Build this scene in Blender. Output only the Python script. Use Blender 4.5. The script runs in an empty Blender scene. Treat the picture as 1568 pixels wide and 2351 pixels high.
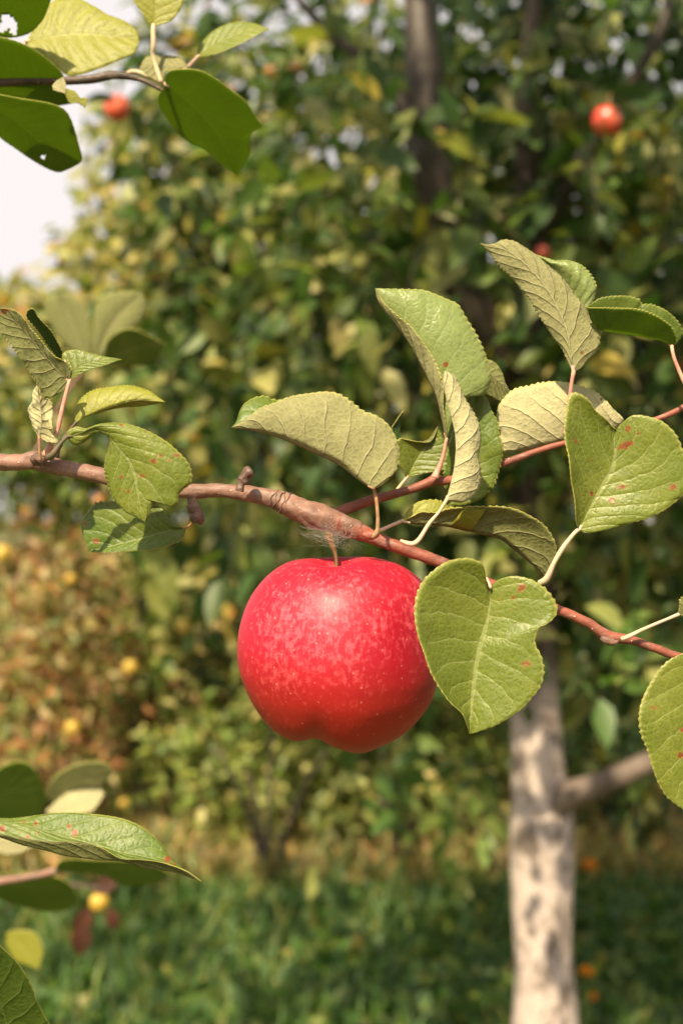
import bpy, math, random
import numpy as np
from mathutils import Vector
sc = bpy.context.scene
COL = sc.collection
R = math.radians
rng = np.random.default_rng(7)
random.seed(7)

# ------------------------------------------------------------------ camera, light, exposure
CAM_Z = 1.4
K = 0.72 / 2351.0                      # one photo unit (the photo counted as 1568 x 2351) per metre of distance
cam_d = bpy.data.cameras.new("camera"); cam = bpy.data.objects.new("camera", cam_d); COL.objects.link(cam)
cam.location = (0, 0, CAM_Z); cam.rotation_euler = (R(90), 0, 0)
cam_d.sensor_fit = 'VERTICAL'; cam_d.sensor_height = 36; cam_d.sensor_width = 24; cam_d.lens = 50
cam_d.clip_start = 0.02; cam_d.clip_end = 500
cam_d.dof.use_dof = True; cam_d.dof.focus_distance = 0.53; cam_d.dof.aperture_fstop = 10.0; cam_d.dof.aperture_blades = 0
sc.camera = cam
SUN_EL, SUN_AZ = R(48), R(-20)         # behind the camera, to the left (azimuth measured from -Y)
to_sun = Vector((math.sin(SUN_AZ) * math.cos(SUN_EL), -math.cos(SUN_AZ) * math.cos(SUN_EL), math.sin(SUN_EL)))
sd = bpy.data.lights.new("sun", 'SUN'); sd.energy = 5.0; sd.angle = R(0.53); sd.color = (1.0, 0.84, 0.58)
sun = bpy.data.objects.new("sun", sd); COL.objects.link(sun)
sun.rotation_euler = (-to_sun).to_track_quat('-Z', 'Y').to_euler(); sun.location = (-1, -2, 5)
w = bpy.data.worlds.new("World"); sc.world = w; w.use_nodes = True
wn, wl = w.node_tree.nodes, w.node_tree.links
bg = wn['Background']; sky = wn.new('ShaderNodeTexSky'); sky.sky_type = 'NISHITA'; sky.sun_disc = False
sky.sun_elevation = SUN_EL; sky.sun_rotation = math.atan2(to_sun.x, to_sun.y)
sky.dust_density = 6.0; sky.air_density = 1.0; sky.ozone_density = 0.6
hs = wn.new('ShaderNodeHueSaturation'); hs.inputs['Saturation'].default_value = 0.16; hs.inputs['Value'].default_value = .8
wt = wn.new('ShaderNodeMix'); wt.data_type = 'RGBA'; wt.blend_type = 'MULTIPLY'; wt.inputs[0].default_value = 1.0
wt.inputs[7].default_value = (1.0, 0.95, 0.93, 1)
wl.new(sky.outputs[0], hs.inputs['Color']); wl.new(hs.outputs[0], wt.inputs[6])
tcw = wn.new('ShaderNodeTexCoord'); sxw = wn.new('ShaderNodeSeparateXYZ'); mrw = wn.new('ShaderNodeMapRange'); mrw.interpolation_type = 'SMOOTHSTEP'
wl.new(tcw.outputs['Generated'], sxw.inputs[0]); wl.new(sxw.outputs[2], mrw.inputs[0])
mrw.inputs[1].default_value = .30; mrw.inputs[2].default_value = .62; mrw.inputs[3].default_value = 1; mrw.inputs[4].default_value = 0
hz_ = wn.new('ShaderNodeMix'); hz_.data_type = 'RGBA'; wl.new(mrw.outputs[0], hz_.inputs[0]); wl.new(wt.outputs[2], hz_.inputs[6]); hz_.inputs[7].default_value = (5.5, 5.15, 5.1, 1)   # bright hazy band above the horizon
wl.new(hz_.outputs[2], bg.inputs[0])
bg.inputs[1].default_value = 0.095
sc.view_settings.view_transform = 'Standard'; sc.view_settings.look = 'None'
sc.view_settings.exposure = 0.92; sc.view_settings.gamma = 1.0
sc.render.engine = 'CYCLES'
sc.cycles.use_denoising = True
sc.cycles.max_bounces = 8; sc.cycles.diffuse_bounces = 4; sc.cycles.transmission_bounces = 6

# ------------------------------------------------------------------ helpers
def P(x, y, D):
    return Vector(((x - 784) * K * D, D, CAM_Z - (y - 1175.5) * K * D))
CR = {0: (0, 0, 1), 1: (0, 0, 2.429), 2: (0, 677.8, 3.036), 3: (503.5, 613.3, 2.429), 4: (1032.9, 516.4, 2.930),
      5: (516.4, 1194.3, 2.857), 6: (903.8, 1226.6, 2.360), 7: (0, 1678.5, 2.699), 8: (968.4, 1549.4, 2.615)}
def cv(c, pts):
    ox, oy, s = CR[c]
    return [(ox + p[0] / s, oy + p[1] / s) + tuple(p[2:]) for p in pts]
def tag(o, label=None, cat=None, group=None, kind=None):
    if label: o['label'] = label
    if cat: o['category'] = cat
    if group: o['group'] = group
    if kind: o['kind'] = kind
    return o
def empty(name, loc, label, cat, group=None):
    o = bpy.data.objects.new(name, None); COL.objects.link(o); o.location = loc; o.empty_display_size = 0.02
    return tag(o, label, cat, group)
def link(name, me, parent=None, mats=()):
    o = bpy.data.objects.new(name, me); COL.objects.link(o)
    for m in mats: me.materials.append(m)
    if parent is not None:
        o.parent = parent; o.location = (0, 0, 0)
        off = Vector(parent.location)
        q = parent.parent
        while q is not None: off += Vector(q.location); q = q.parent
        me.transform(__import__('mathutils').Matrix.Translation(-off))
    return o
def mesh_from(name, V, F, smooth=True):
    me = bpy.data.meshes.new(name); me.from_pydata([tuple(map(float, v)) for v in V], [], F)
    if smooth: me.polygons.foreach_set('use_smooth', [True] * len(F))
    me.update(); return me
def quads(name, V, F, smooth=True, colors=None):
    """fast mesh of quads from arrays"""
    me = bpy.data.meshes.new(name); V = np.asarray(V, np.float32); F = np.asarray(F, np.int32)
    me.vertices.add(len(V)); me.vertices.foreach_set('co', V.ravel())
    me.loops.add(F.size); me.loops.foreach_set('vertex_index', F.ravel())
    me.polygons.add(len(F)); me.polygons.foreach_set('loop_start', np.arange(0, F.size, 4, dtype=np.int32))
    try: me.polygons.foreach_set('loop_total', np.full(len(F), 4, np.int32))
    except Exception: pass
    if smooth: me.polygons.foreach_set('use_smooth', np.ones(len(F), bool))
    if colors is not None:
        a = me.color_attributes.new('tint', 'FLOAT_COLOR', 'POINT')
        a.data.foreach_set('color', np.asarray(colors, np.float32).ravel())
    me.update(calc_edges=True); me.validate(); return me
def catmull(P_, n):
    P_ = np.asarray(P_, float)
    if len(P_) == 2: return P_[0] + (P_[1] - P_[0]) * np.linspace(0, 1, n)[:, None]
    Q = np.vstack([2 * P_[0] - P_[1], P_, 2 * P_[-1] - P_[-2]]); out = []
    for i in range(1, len(Q) - 2):
        t = np.linspace(0, 1, 24, endpoint=False)[:, None]
        p0, p1, p2, p3 = Q[i - 1], Q[i], Q[i + 1], Q[i + 2]
        out.append(0.5 * ((2 * p1) + (p2 - p0) * t + (2 * p0 - 5 * p1 + 4 * p2 - p3) * t ** 2 + (3 * p1 - p0 - 3 * p2 + p3) * t ** 3))
    out.append(P_[-1:]); C = np.vstack(out)
    L = np.r_[0, np.cumsum(np.linalg.norm(np.diff(C[:, :2], axis=0), axis=1))] if C.shape[1] > 3 else np.r_[0, np.cumsum(np.linalg.norm(np.diff(C, axis=0), axis=1))]
    s = np.linspace(0, L[-1], n)
    return np.stack([np.interp(s, L, C[:, k]) for k in range(C.shape[1])], 1)
def fbm(p, seed=0, octv=3):
    """cheap smooth pseudo noise on points"""
    r = np.random.default_rng(seed); out = np.zeros(len(p)); a = 1
    for o in range(octv):
        for _ in range(3):
            k = r.normal(size=p.shape[1]) * 2 ** o; out += a * np.sin(p @ k + r.uniform(0, 6.28)) / 3
        a *= .5
    return out
def tube_arrays(pts, rad, nseg=10, rough=0.0, seed=0, fine=1.0):
    pts = np.asarray(pts, float); rad = np.asarray(rad, float); n = len(pts)
    T = np.gradient(pts, axis=0); T /= np.linalg.norm(T, axis=1)[:, None] + 1e-12
    up = np.array([0, 0, 1.]) if abs(T[0, 2]) < .8 else np.array([0, 1., 0]); V = []
    N = np.cross(T[0], up); N /= np.linalg.norm(N)
    for i in range(n):
        N = N - T[i] * (N @ T[i]); N /= np.linalg.norm(N) + 1e-12; B = np.cross(T[i], N)
        a = np.arange(nseg) * 2 * math.pi / nseg
        V.append(pts[i] + rad[i] * (np.cos(a)[:, None] * N + np.sin(a)[:, None] * B))
    V = np.array(V)
    if rough:
        c = pts[:, None, :]; d = V - c
        h = fbm(V.reshape(-1, 3) / (rad.mean() * 1.5 / fine), seed, 3).reshape(n, nseg)
        V = c + d * (1 + rough * h[:, :, None])
    F = [(i * nseg + j, i * nseg + (j + 1) % nseg, (i + 1) * nseg + (j + 1) % nseg, (i + 1) * nseg + j) for i in range(n - 1) for j in range(nseg)]
    return V.reshape(-1, 3), F
def close_ends(V, F, nseg):
    V = np.vstack([V, V[:nseg].mean(0), V[-nseg:].mean(0)]); a = len(V) - 2; m = len(V) - 2 - nseg
    F = list(F) + [((j + 1) % nseg, j, a) for j in range(nseg)] + [(m + j, m + (j + 1) % nseg, a + 1) for j in range(nseg)]
    return V, F
def tube(name, pts, rad, mat, parent=None, nseg=12, n=None, rough=0.0, seed=0, fine=1.0):
    C = catmull([tuple(p) + (r,) for p, r in zip(pts, rad)], n or max(8, 6 * len(pts)))
    V, F = tube_arrays(C[:, :3], C[:, 3], nseg, rough, seed, fine); V, F = close_ends(V, F, nseg)
    me = mesh_from(name, V, F)
    return link(name, me, parent, [mat])
def pt(c, lst, D0):
    """[(x, y, radius in crop units, depth in photo units)] -> world points, radii"""
    out, rad = [], []
    for p in lst:
        (x, y), dz = cv(c, [p[:2]])[0], (p[3] if len(p) > 3 else 0)
        D = D0 + dz * K * D0; out.append(P(x, y, D)); rad.append(p[2] / CR[c][2] * K * D)
    return out, rad

# ------------------------------------------------------------------ materials
def new_mat(name):
    m = bpy.data.materials.new(name); m.use_nodes = True
    nt = m.node_tree; nt.nodes.clear(); return m, nt
class NB:
    def __init__(s, nt): s.nt = nt
    def n(s, t, **kw):
        o = s.nt.nodes.new(t)
        for k, v in kw.items(): setattr(o, k, v)
        return o
    def put(s, sock, v):
        if hasattr(v, 'is_linked') or hasattr(v, 'links'): s.nt.links.new(v, sock)
        else: sock.default_value = v
    def math(s, op, a, b=0.0, c=None):
        o = s.n('ShaderNodeMath', operation=op); s.put(o.inputs[0], a); s.put(o.inputs[1], b)
        if c is not None: s.put(o.inputs[2], c)
        return o.outputs[0]
    def mix(s, f, a, b, bt='MIX'):
        o = s.n('ShaderNodeMix', data_type='RGBA', blend_type=bt); s.put(o.inputs[0], f)
        s.put(o.inputs[6], a if not isinstance(a, tuple) else a[:3] + (1,)); s.put(o.inputs[7], b if not isinstance(b, tuple) else b[:3] + (1,))
        return o.outputs[2]
    def ramp(s, f, lo, hi, t0=0.0, t1=1.0):
        o = s.n('ShaderNodeMapRange', interpolation_type='SMOOTHSTEP'); s.put(o.inputs[0], f)
        for i, v in zip((1, 2, 3, 4), (lo, hi, t0, t1)): o.inputs[i].default_value = v
        return o.outputs[0]
    def noise(s, vec, scale, detail=2.0, rough=.5, out=0):
        o = s.n('ShaderNodeTexNoise'); s.nt.links.new(vec, o.inputs['Vector'])
        o.inputs['Scale'].default_value = scale; o.inputs['Detail'].default_value = detail; o.inputs['Roughness'].default_value = rough
        return o.outputs[out]
    def scale(s, vec, v):
        o = s.n('ShaderNodeVectorMath', operation='MULTIPLY'); s.nt.links.new(vec, o.inputs[0]); o.inputs[1].default_value = v
        return o.outputs[0]
    def bump(s, h, dist, strength=1.0, nrm=None):
        o = s.n('ShaderNodeBump'); s.put(o.inputs['Height'], h); o.inputs['Distance'].default_value = dist; o.inputs['Strength'].default_value = strength
        if nrm is not None: s.nt.links.new(nrm, o.inputs['Normal'])
        return o.outputs[0]
    def bsdf(s, col, rough, nrm=None, spec=.5, coat=0.0, coat_r=.2, trans=None, tw=0.3, sheen=0.0):
        p = s.n('ShaderNodeBsdfPrincipled'); s.put(p.inputs['Base Color'], col if not isinstance(col, tuple) else col[:3] + (1,)); s.put(p.inputs['Roughness'], rough)
        p.inputs['Specular IOR Level'].default_value = spec; p.inputs['Coat Weight'].default_value = coat; p.inputs['Coat Roughness'].default_value = coat_r
        p.inputs['Sheen Weight'].default_value = sheen
        if nrm is not None: s.nt.links.new(nrm, p.inputs['Normal'])
        sh = p.outputs[0]
        if trans is not None:
            t = s.n('ShaderNodeBsdfTranslucent'); s.put(t.inputs[0], trans if not isinstance(trans, tuple) else trans[:3] + (1,))
            m = s.n('ShaderNodeMixShader'); m.inputs[0].default_value = tw
            s.nt.links.new(sh, m.inputs[1]); s.nt.links.new(t.outputs[0], m.inputs[2]); sh = m.outputs[0]
        o = s.n('ShaderNodeOutputMaterial'); s.nt.links.new(sh, o.inputs[0])
_cache = {}
def leaf_mat(kind, col, vein, rough=.45, tw=.3, tcol=None, yellow=(.30, .30, .05), yam=.35):
    key = (kind, col, vein, rough, tw, tcol, yam)
    if key in _cache: return _cache[key]
    m, nt = new_mat('leaf_' + kind); b = NB(nt)
    uv = b.n('ShaderNodeTexCoord').outputs['UV']; ob = b.n('ShaderNodeTexCoord').outputs['Object']
    sp = b.n('ShaderNodeSeparateXYZ'); nt.links.new(uv, sp.inputs[0]); u, v = sp.outputs[0], sp.outputs[1]
    us = b.math('MULTIPLY_ADD', u, 2.0, -1.0); a = b.math('ABSOLUTE', us)
    dn = b.noise(ob, 120, 2)
    sgn = b.math('SIGN', us)
    ar = b.math('POWER', a, 0.85)
    s_ = b.math('SUBTRACT', b.math('MULTIPLY', v, 8.0), b.math('MULTIPLY', ar, 1.9))
    s_ = b.math('ADD', s_, b.math('MULTIPLY', sgn, 0.24)); s_ = b.math('ADD', s_, b.math('MULTIPLY', dn, 0.5))
    fr = b.math('FRACT', b.math('ADD', s_, 20.0)); dist = b.math('ABSOLUTE', b.math('SUBTRACT', fr, .5))   # .5 at a vein
    lat = b.ramp(dist, .455, .495) if kind == 'top' else b.ramp(dist, .43, .49); fade = b.ramp(a, .98, .6); lat = b.math('MULTIPLY', lat, fade)
    mid = b.ramp(a, .055, .02)
    vn = b.n('ShaderNodeTexVoronoi', feature='DISTANCE_TO_EDGE'); nt.links.new(ob, vn.inputs['Vector']); vn.inputs['Scale'].default_value = 420
    fine = b.ramp(vn.outputs[0], .12, .0)
    vn2 = b.n('ShaderNodeTexVoronoi', feature='DISTANCE_TO_EDGE'); nt.links.new(ob, vn2.inputs['Vector']); vn2.inputs['Scale'].default_value = 1100
    pil = b.math('SUBTRACT', 1.0, b.math('POWER', b.math('MULTIPLY', dist, 2.0), 3.0))        # pillowed surface between the veins
    h = b.math('ADD', b.math('MULTIPLY', pil, 1.0), b.math('MULTIPLY', b.ramp(vn.outputs[0], 0, .3), .35))
    h = b.math('ADD', h, b.math('MULTIPLY', b.noise(ob, 260, 3), .5))
    h = b.math('ADD', h, b.math('MULTIPLY', b.noise(ob, 2500, 2), .12 if kind == 'top' else .3)); h = b.math('ADD', h, b.math('MULTIPLY', b.noise(ob, 620, 4, .65), .9))
    vv = b.math('MAXIMUM', lat, mid)
    if kind != 'top': h = b.math('MULTIPLY', b.math('SUBTRACT', h, b.math('MULTIPLY', vv, 1.3)), -1.0)
    else: h = b.math('SUBTRACT', h, b.math('MULTIPLY', mid, .9))
    nrm = b.bump(h, 0.00024 if kind == 'top' else .00036, .8)
    big = b.noise(ob, 45, 3); c = b.mix(b.math('MULTIPLY', b.ramp(big, .42, .72), yam), col, yellow)
    c = b.mix(b.math('MULTIPLY', b.ramp(b.noise(ob, 400, 3), .35, .75), .28), c, tuple(x * .55 for x in col))
    c = b.mix(b.math('MULTIPLY', fine, .12 if kind == 'top' else .28), c, vein); c = b.mix(b.math('MULTIPLY', b.ramp(b.noise(ob, 1600, 3, .7), .35, .7), .34), c, tuple(x * .5 for x in col)); c = b.mix(b.math('MULTIPLY', b.ramp(b.noise(ob, 150, 3, .6), .5, .8), .25), c, tuple(min(.7, x * 1.6) for x in col))
    c = b.mix(b.math('MULTIPLY', vv, .55 if kind != 'top' else .36), c, vein)
    at = b.n('ShaderNodeAttribute'); at.attribute_name = 'spot'
    sp2 = b.math('ADD', at.outputs['Fac'], b.math('MULTIPLY', b.math('SUBTRACT', b.noise(ob, 900, 3), .5), .9))
    c = b.mix(b.ramp(sp2, .22, .46, 0, .5), c, (.27, .19, .04)); c = b.mix(b.ramp(sp2, .46, .62), c, (.23, .075, .020) if kind == 'top' else (.18, .08, .03)); c = b.mix(b.ramp(sp2, .85, 1.1, 0, .6), c, (.11, .035, .02))
    em = b.ramp(a, .955, .985); c = b.mix(b.math('MULTIPLY', em, .45), c, (.45, .42, .12))
    rg = b.math('MULTIPLY_ADD', b.noise(ob, 60, 2), .2, rough - .1)
    tc = tcol or (col[0] * 2.0, col[1] * 2.0, col[2] * .8)
    b.bsdf(c, rg, nrm, spec=.42 if kind == 'top' else .2, trans=b.mix(.3, tc, c), tw=tw)
    _cache[key] = m; return m
def rim_mat():
    if 'rim' in _cache: return _cache['rim']
    m, nt = new_mat('leaf_margin'); b = NB(nt); b.bsdf((.5, .46, .12), .6, spec=.2, trans=(.6, .55, .1), tw=.3); _cache['rim'] = m; return m
VE = (.36, .40, .16)
TOP = {'g': lambda: leaf_mat('top', (.10, .155, .014), VE),
       'l': lambda: leaf_mat('top', (.145, .185, .018), (.42, .44, .18), .42),
       'y': lambda: leaf_mat('top', (.26, .26, .022), (.45, .44, .16), .5),
       't': lambda: leaf_mat('top', (.12, .17, .02), VE, .45, .5, (.40, .58, .05)),
       'd': lambda: leaf_mat('top', (.045, .11, .02), (.12, .17, .05), .4, yam=.15),
       's': lambda: leaf_mat('top', (.23, .285, .085), (.40, .46, .22), .32, yam=.15)}
UND = {'o': lambda: leaf_mat('under', (.165, .175, .055), (.36, .33, .17), .75, .22, (.28, .26, .03), yam=.1),
       'c': lambda: leaf_mat('under', (.46, .425, .22), (.54, .48, .27), .8, .2, (.5, .5, .15), yam=.1),
       'm': lambda: leaf_mat('under', (.27, .26, .11), (.42, .38, .21), .78, .25, (.4, .4, .06), yam=.1),
       'd': lambda: leaf_mat('under', (.085, .13, .02), (.16, .19, .05), .7, .5, (.50, .66, .07), yam=.15)}
def bark_mat(name, c1, c2, lent=.5, scale=1.0, bd=.0006, lc=(.62, .48, .36)):
    m, nt = new_mat(name); b = NB(nt); ob = b.n('ShaderNodeTexCoord').outputs['Object']
    n1 = b.noise(ob, 90 * scale, 4, .6); c = b.mix(b.ramp(n1, .35, .65), c1, c2)
    n2 = b.noise(b.scale(ob, (1, 1, 1)), 500 * scale, 3, .6); c = b.mix(b.math('MULTIPLY', b.ramp(n2, .5, .75), .45), c, tuple(x * .45 for x in c1))
    v = b.n('ShaderNodeTexVoronoi'); nt.links.new(ob, v.inputs['Vector']); v.inputs['Scale'].default_value = 420 * scale
    dots = b.math('MULTIPLY', b.ramp(b.math('ADD', v.outputs['Distance'], b.math('MULTIPLY', b.noise(ob, 300 * scale, 2), .22)), .30, .18), b.math('GREATER_THAN', b.n('ShaderNodeSeparateColor').outputs[0], 2.0) if False else 1.0)
    vc = b.n('ShaderNodeSeparateColor'); nt.links.new(v.outputs['Color'], vc.inputs[0])
    dots = b.math('MULTIPLY', dots, b.math('GREATER_THAN', vc.outputs[0], 1 - lent)); c = b.mix(b.math('MULTIPLY', dots, .7), c, lc); c = b.mix(b.math('MULTIPLY', b.ramp(b.noise(b.scale(ob, (.5, 1, 1.6)), 240 * scale, 5, .7), .52, .7), .4), c, (.34 , .27, .21) if scale >= 1 else c1)
    h = b.math('ADD', b.math('MULTIPLY', n2, .6), b.math('ADD', b.math('MULTIPLY', n1, .8), b.math('MULTIPLY', dots, .5)))
    b.bsdf(c, .55, b.bump(h, bd, .8), spec=.35); return m
BARK = bark_mat('branch_bark', (.24, .125, .085), (.15, .085, .06), .3)
BARK_RED = bark_mat('young_red_bark', (.25, .075, .045), (.15, .050, .030), .4)
BARK_OLD = bark_mat('spur_bark', (.19, .105, .07), (.09, .05, .035), .2, 1.2, .0012)
BARK_DARK = bark_mat('twig_bark', (.09, .055, .035), (.05, .035, .022), .2)
def plain(name, c1, c2, sc_=300, rough=.6, bd=.0002, trans=None):
    m, nt = new_mat(name); b = NB(nt); ob = b.n('ShaderNodeTexCoord').outputs['Object']
    n = b.noise(ob, sc_, 3); b.bsdf(b.mix(b.ramp(n, .35, .65), c1, c2), rough, b.bump(n, bd, .6), spec=.3, trans=trans, tw=.2); return m
ST_PALE = plain('pale_stalk', (.46, .40, .22), (.55, .36, .26))
ST_PINK = plain('pink_stalk', (.50, .20, .15), (.50, .30, .20))
ST_BROWN = plain('brown_stalk', (.34, .20, .09), (.24, .13, .07))
ST_DARK = plain('dark_stalk', (.09, .09, .04), (.13, .08, .05))

# ------------------------------------------------------------------ near leaves
NV, NU = 150, 11
def leaf(parent, c, A, M, B, D0=.54, dA=0, dM=0, dB=0, tx=0, ty=0, arch=0, face='top', top='g', und='o', bulge=(0, 0),
         teeth=30, amp=3.6, spots=(), ruffle=0, seed=1, stalk=None, smat=None, label=None, base_d=0, name='leaf', quilt=.35, holes=()):
    A, M, B = [cv(c, q) if c is not None else q for q in (A, M, B)]
    v = np.linspace(0, 1, NV); prof = np.sin(np.pi * v) ** .6
    Cs = [catmull([p[:2] for p in q], NV) for q in (A, M, B)]
    allp = np.vstack(Cs); cx, cy = allp.mean(0); px = K * D0; W = []
    rs = np.random.default_rng(seed)
    for k, (C, dd) in enumerate(zip(Cs, (dA, dM, dB))):
        dz = dd * prof + tx * (C[:, 0] - cx) + ty * (C[:, 1] - cy) + arch * 4 * v * (1 - v) + base_d
        if k != 1: dz = dz + ruffle * prof * (np.sin(v * rs.uniform(9, 14) + rs.uniform(0, 6)) + .5 * np.sin(v * rs.uniform(22, 30) + rs.uniform(0, 6)))
        D = D0 + dz * px
        W.append(np.stack([(C[:, 0] - 784) * K * D, D, CAM_Z - (C[:, 1] - 1175.5) * K * D], 1))
    A3, M3, B3 = W; s = np.linspace(0, 1, NU) ** .9; cols = []; us = []
    def half(E, bl, ph):
        out = []; d = E - M3; wdt = np.linalg.norm(d, axis=1)[:, None] + 1e-9
        t = np.gradient(M3, axis=0); n = np.cross(d, t); n /= np.linalg.norm(n, axis=1)[:, None] + 1e-12
        flip = np.sign((n[:, 1:2]).mean() or 1.0); n = n * -flip                # towards the camera
        for sk in s[1:]:
            q = M3 + d * sk + n * (bl * px * math.sin(math.pi * sk) * prof[:, None])
            fr = v * 8 - (sk ** .85) * 1.9 + ph
            q = q + n * (quilt * px * (np.abs(np.sin(np.pi * fr)) - .5) * 1.6 * math.sin(math.pi * min(1, sk * .9)))[:, None] * prof[:, None]
            q = q + n * (1.6 * px * prof * fbm(np.stack([q[:, 0] / px / 55, q[:, 2] / px / 55], 1), seed, 3) * min(1, sk * 2))[:, None]
            out.append(q)
        saw = 1 - ((v * teeth + rs.uniform()) % 1.0); saw = np.where(saw > .85, (1 - saw) / .15, saw / .85)
        big = 1 + .5 * np.sin(v * 17 + rs.uniform(0, 6))
        out[-1] = out[-1] + d / wdt * ((saw * amp * big * px)[:, None] * np.clip(prof * 1.3, 0, 1)[:, None])
        return out
    ha, hb = half(A3, bulge[0], 0.24), half(B3, bulge[1], -.24)
    rows = ha[::-1] + [M3] + hb; G = np.stack(rows, 1)                      # NV x (2NU-1) x 3
    nu = G.shape[1]; V = G.reshape(-1, 3)
    i, j = np.meshgrid(np.arange(NV - 1), np.arange(nu - 1), indexing='ij'); q = (i * nu + j)
    F = np.stack([q, q + 1, q + nu + 1, q + nu], -1).reshape(-1, 4)
    # orientation: half A shows `face`
    g0 = G[:-1, :NU - 1]; e1 = G[:-1, 1:NU] - g0; e2 = G[1:, :NU - 1] - g0
    nn = np.cross(e1, e2).sum((0, 1)); cc = g0.mean((0, 1)); tocam = np.array([0, 0, CAM_Z]) - cc
    toward = (nn @ tocam) > 0
    if toward != (face == 'top'): F = F[:, ::-1]
    if holes:
        fc = V[F].mean(1); X = fc[:, 0] / fc[:, 1] / K + 784; Y = 1175.5 - (fc[:, 2] - CAM_Z) / fc[:, 1] / K; ok = np.ones(len(F), bool)
        for (hx, hy, hr) in holes:
            (ax, ay), rr = cv(c, [(hx, hy)])[0], hr / CR[c][2]; an = np.arctan2(Y - ay, X - ax)
            ok &= np.hypot(X - ax, Y - ay) > rr * (1 + .2 * np.sin(3 * an + hx) + .1 * np.sin(7 * an))
        F = F[ok]
    me = quads(name, V, F)
    uvl = me.uv_layers.new(name='UVMap'); li = np.empty(len(me.loops), np.int32); me.loops.foreach_get('vertex_index', li)
    uu = np.concatenate([-s[1:][::-1], [0], s[1:]]) * .5 + .5
    U = np.stack([np.tile(uu, NV), np.repeat(v, nu)], 1)[li]; uvl.data.foreach_set('uv', U.astype(np.float32).ravel())
    at = me.attributes.new('spot', 'FLOAT', 'POINT'); sv = np.zeros(len(V))
    if spots:
        X = V[:, 0] / V[:, 1] / K + 784; Y = 1175.5 - (V[:, 2] - CAM_Z) / V[:, 1] / K
        for (sx, sy, sr) in spots:
            (ax, ay), rr = cv(c, [(sx, sy)])[0], sr / CR[c][2]
            sv = np.maximum(sv, np.clip(1.2 - np.hypot(X - ax, Y - ay) / rr * .86, 0, 1))
    at.data.foreach_set('value', sv.astype(np.float32))
    o = link(name, me, parent, [TOP[top](), UND[und](), rim_mat()])
    if label: o['label'] = label
    md = o.modifiers.new('thickness', 'SOLIDIFY'); md.thickness = .00020 * D0 / .54; md.offset = -1; md.use_rim = True
    md.material_offset = 1; md.material_offset_rim = 2
    if stalk:
        pts, rad = pt(stalk[0], stalk[1], D0)
        tube('leaf_stalk', [Vector(M3[0]) * .985 + Vector(M3[1]) * .015] + pts[1:] if False else [Vector(M3[min(6, NV - 1)]), Vector(M3[0])] + pts, [rad[0] * .6, rad[0] * .9] + rad, smat or ST_PALE, o, 8, 24, .05)
    return o

# ---- main branch
MB_ = empty('apple_branch', P(0, 1061, .54), 'reddish brown branch across the picture, carrying the big red apple and sharp toothed leaves', 'branch')
main = cv(2, [(-120, 1158), (0, 1163), (130, 1165), (250, 1150), (330, 1180), (550, 1225), (740, 1265), (1000, 1330), (1250, 1362), (1400, 1366)]) 
mr = [20, 19.5, 19, 21, 19, 18, 18, 17, 17, 17]
main += cv(3, [(0, 1245), (130, 1258), (300, 1290), (380, 1322), (450, 1355), (550, 1392), (650, 1425), (780, 1472), (880, 1515), (1000, 1562), (1240, 1650)])
mr += [16.5, 17, 20, 26, 28, 30, 27, 21, 16, 14.5, 14]
main += cv(6, [(520, 270), (880, 405), (1050, 482), (1150, 548), (1300, 578), (1500, 650), (1700, 720)])
mr += [13, 11.5, 12, 13.5, 10.5, 10, 9.5]
mpts = [P(x, y, .545) for x, y in main]; mrad = [r * K * .545 for r in mr]
ns = 11
tube('stem', mpts[:18], mrad[:18], BARK, MB_, 28, 340, .10, 3, 2.3)
tube('young_shoot', mpts[16:], [r * (.97 if i < 2 else 1) for i, r in enumerate(mrad[16:])], BARK_RED, MB_, 18, 160, .06, 4, 1.8)
p_, r_ = pt(3, [(600, 1400, 30), (680, 1362, 31), (850, 1300, 28), (1050, 1245, 24), (1160, 1205, 27), (1200, 1188, 30), (1290, 1188, 24)], .55)
q_, s_ = pt(4, [(200, 1650, 27), (345, 1608, 28), (450, 1572, 25), (560, 1530, 22), (760, 1470, 20), (1000, 1420, 19), (1200, 1370, 19), (1420, 1295, 20), (1568, 1225, 20), (1700, 1120, 18)], .555)
tube('side_shoot', p_ + q_, r_ + s_, BARK_RED, MB_, 16, 200, .05, 5, 1.4)
p_, r_ = pt(3, [(110, 1250, 26), (120, 1210, 24), (130, 1190, 32), (145, 1165, 25), (165, 1140, 32), (180, 1128, 22)], .535)
tube('spur', p_, r_, BARK_OLD, MB_, 12, 60, .16, 6, 2.2)
p_, r_ = pt(2, [(1335, 1400, 36), (1340, 1440, 32), (1350, 1480, 44), (1375, 1510, 40), (1378, 1545, 50), (1395, 1570, 38), (1400, 1600, 12)], .535)
tube('spur', p_, r_, BARK_OLD, MB_, 14, 90, .2, 7, 2.6)
p_, r_ = pt(2, [(260, 1190, 20), (262, 1150, 48), (300, 1130, 44), (330, 1110, 36), (350, 1075, 30), (340, 1050, 10)], .538)
tube('spur', p_, r_, BARK_OLD, MB_, 12, 50, .14, 8, 2.0)
p_, r_ = pt(2, [(330, 1150, 40), (380, 1120, 34), (400, 1070, 26), (430, 1035, 18)], .548)
tube('spur', p_, r_, BARK_DARK, MB_, 12, 40, .1, 9, 2)
p_, r_ = pt(6, [(1120, 560, 14), (1150, 575, 24), (1190, 585, 18), (1215, 580, 6)], .538)
tube('bud', p_, r_, BARK_OLD, MB_, 10, 24, .12, 10, 2)
p_, r_ = pt(3, [(800, 1490, 14), (835, 1495, 26), (870, 1490, 24), (885, 1470, 10)], .532)
tube('bud', p_, r_, BARK_RED, MB_, 10, 24, .1, 11, 2)
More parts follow.
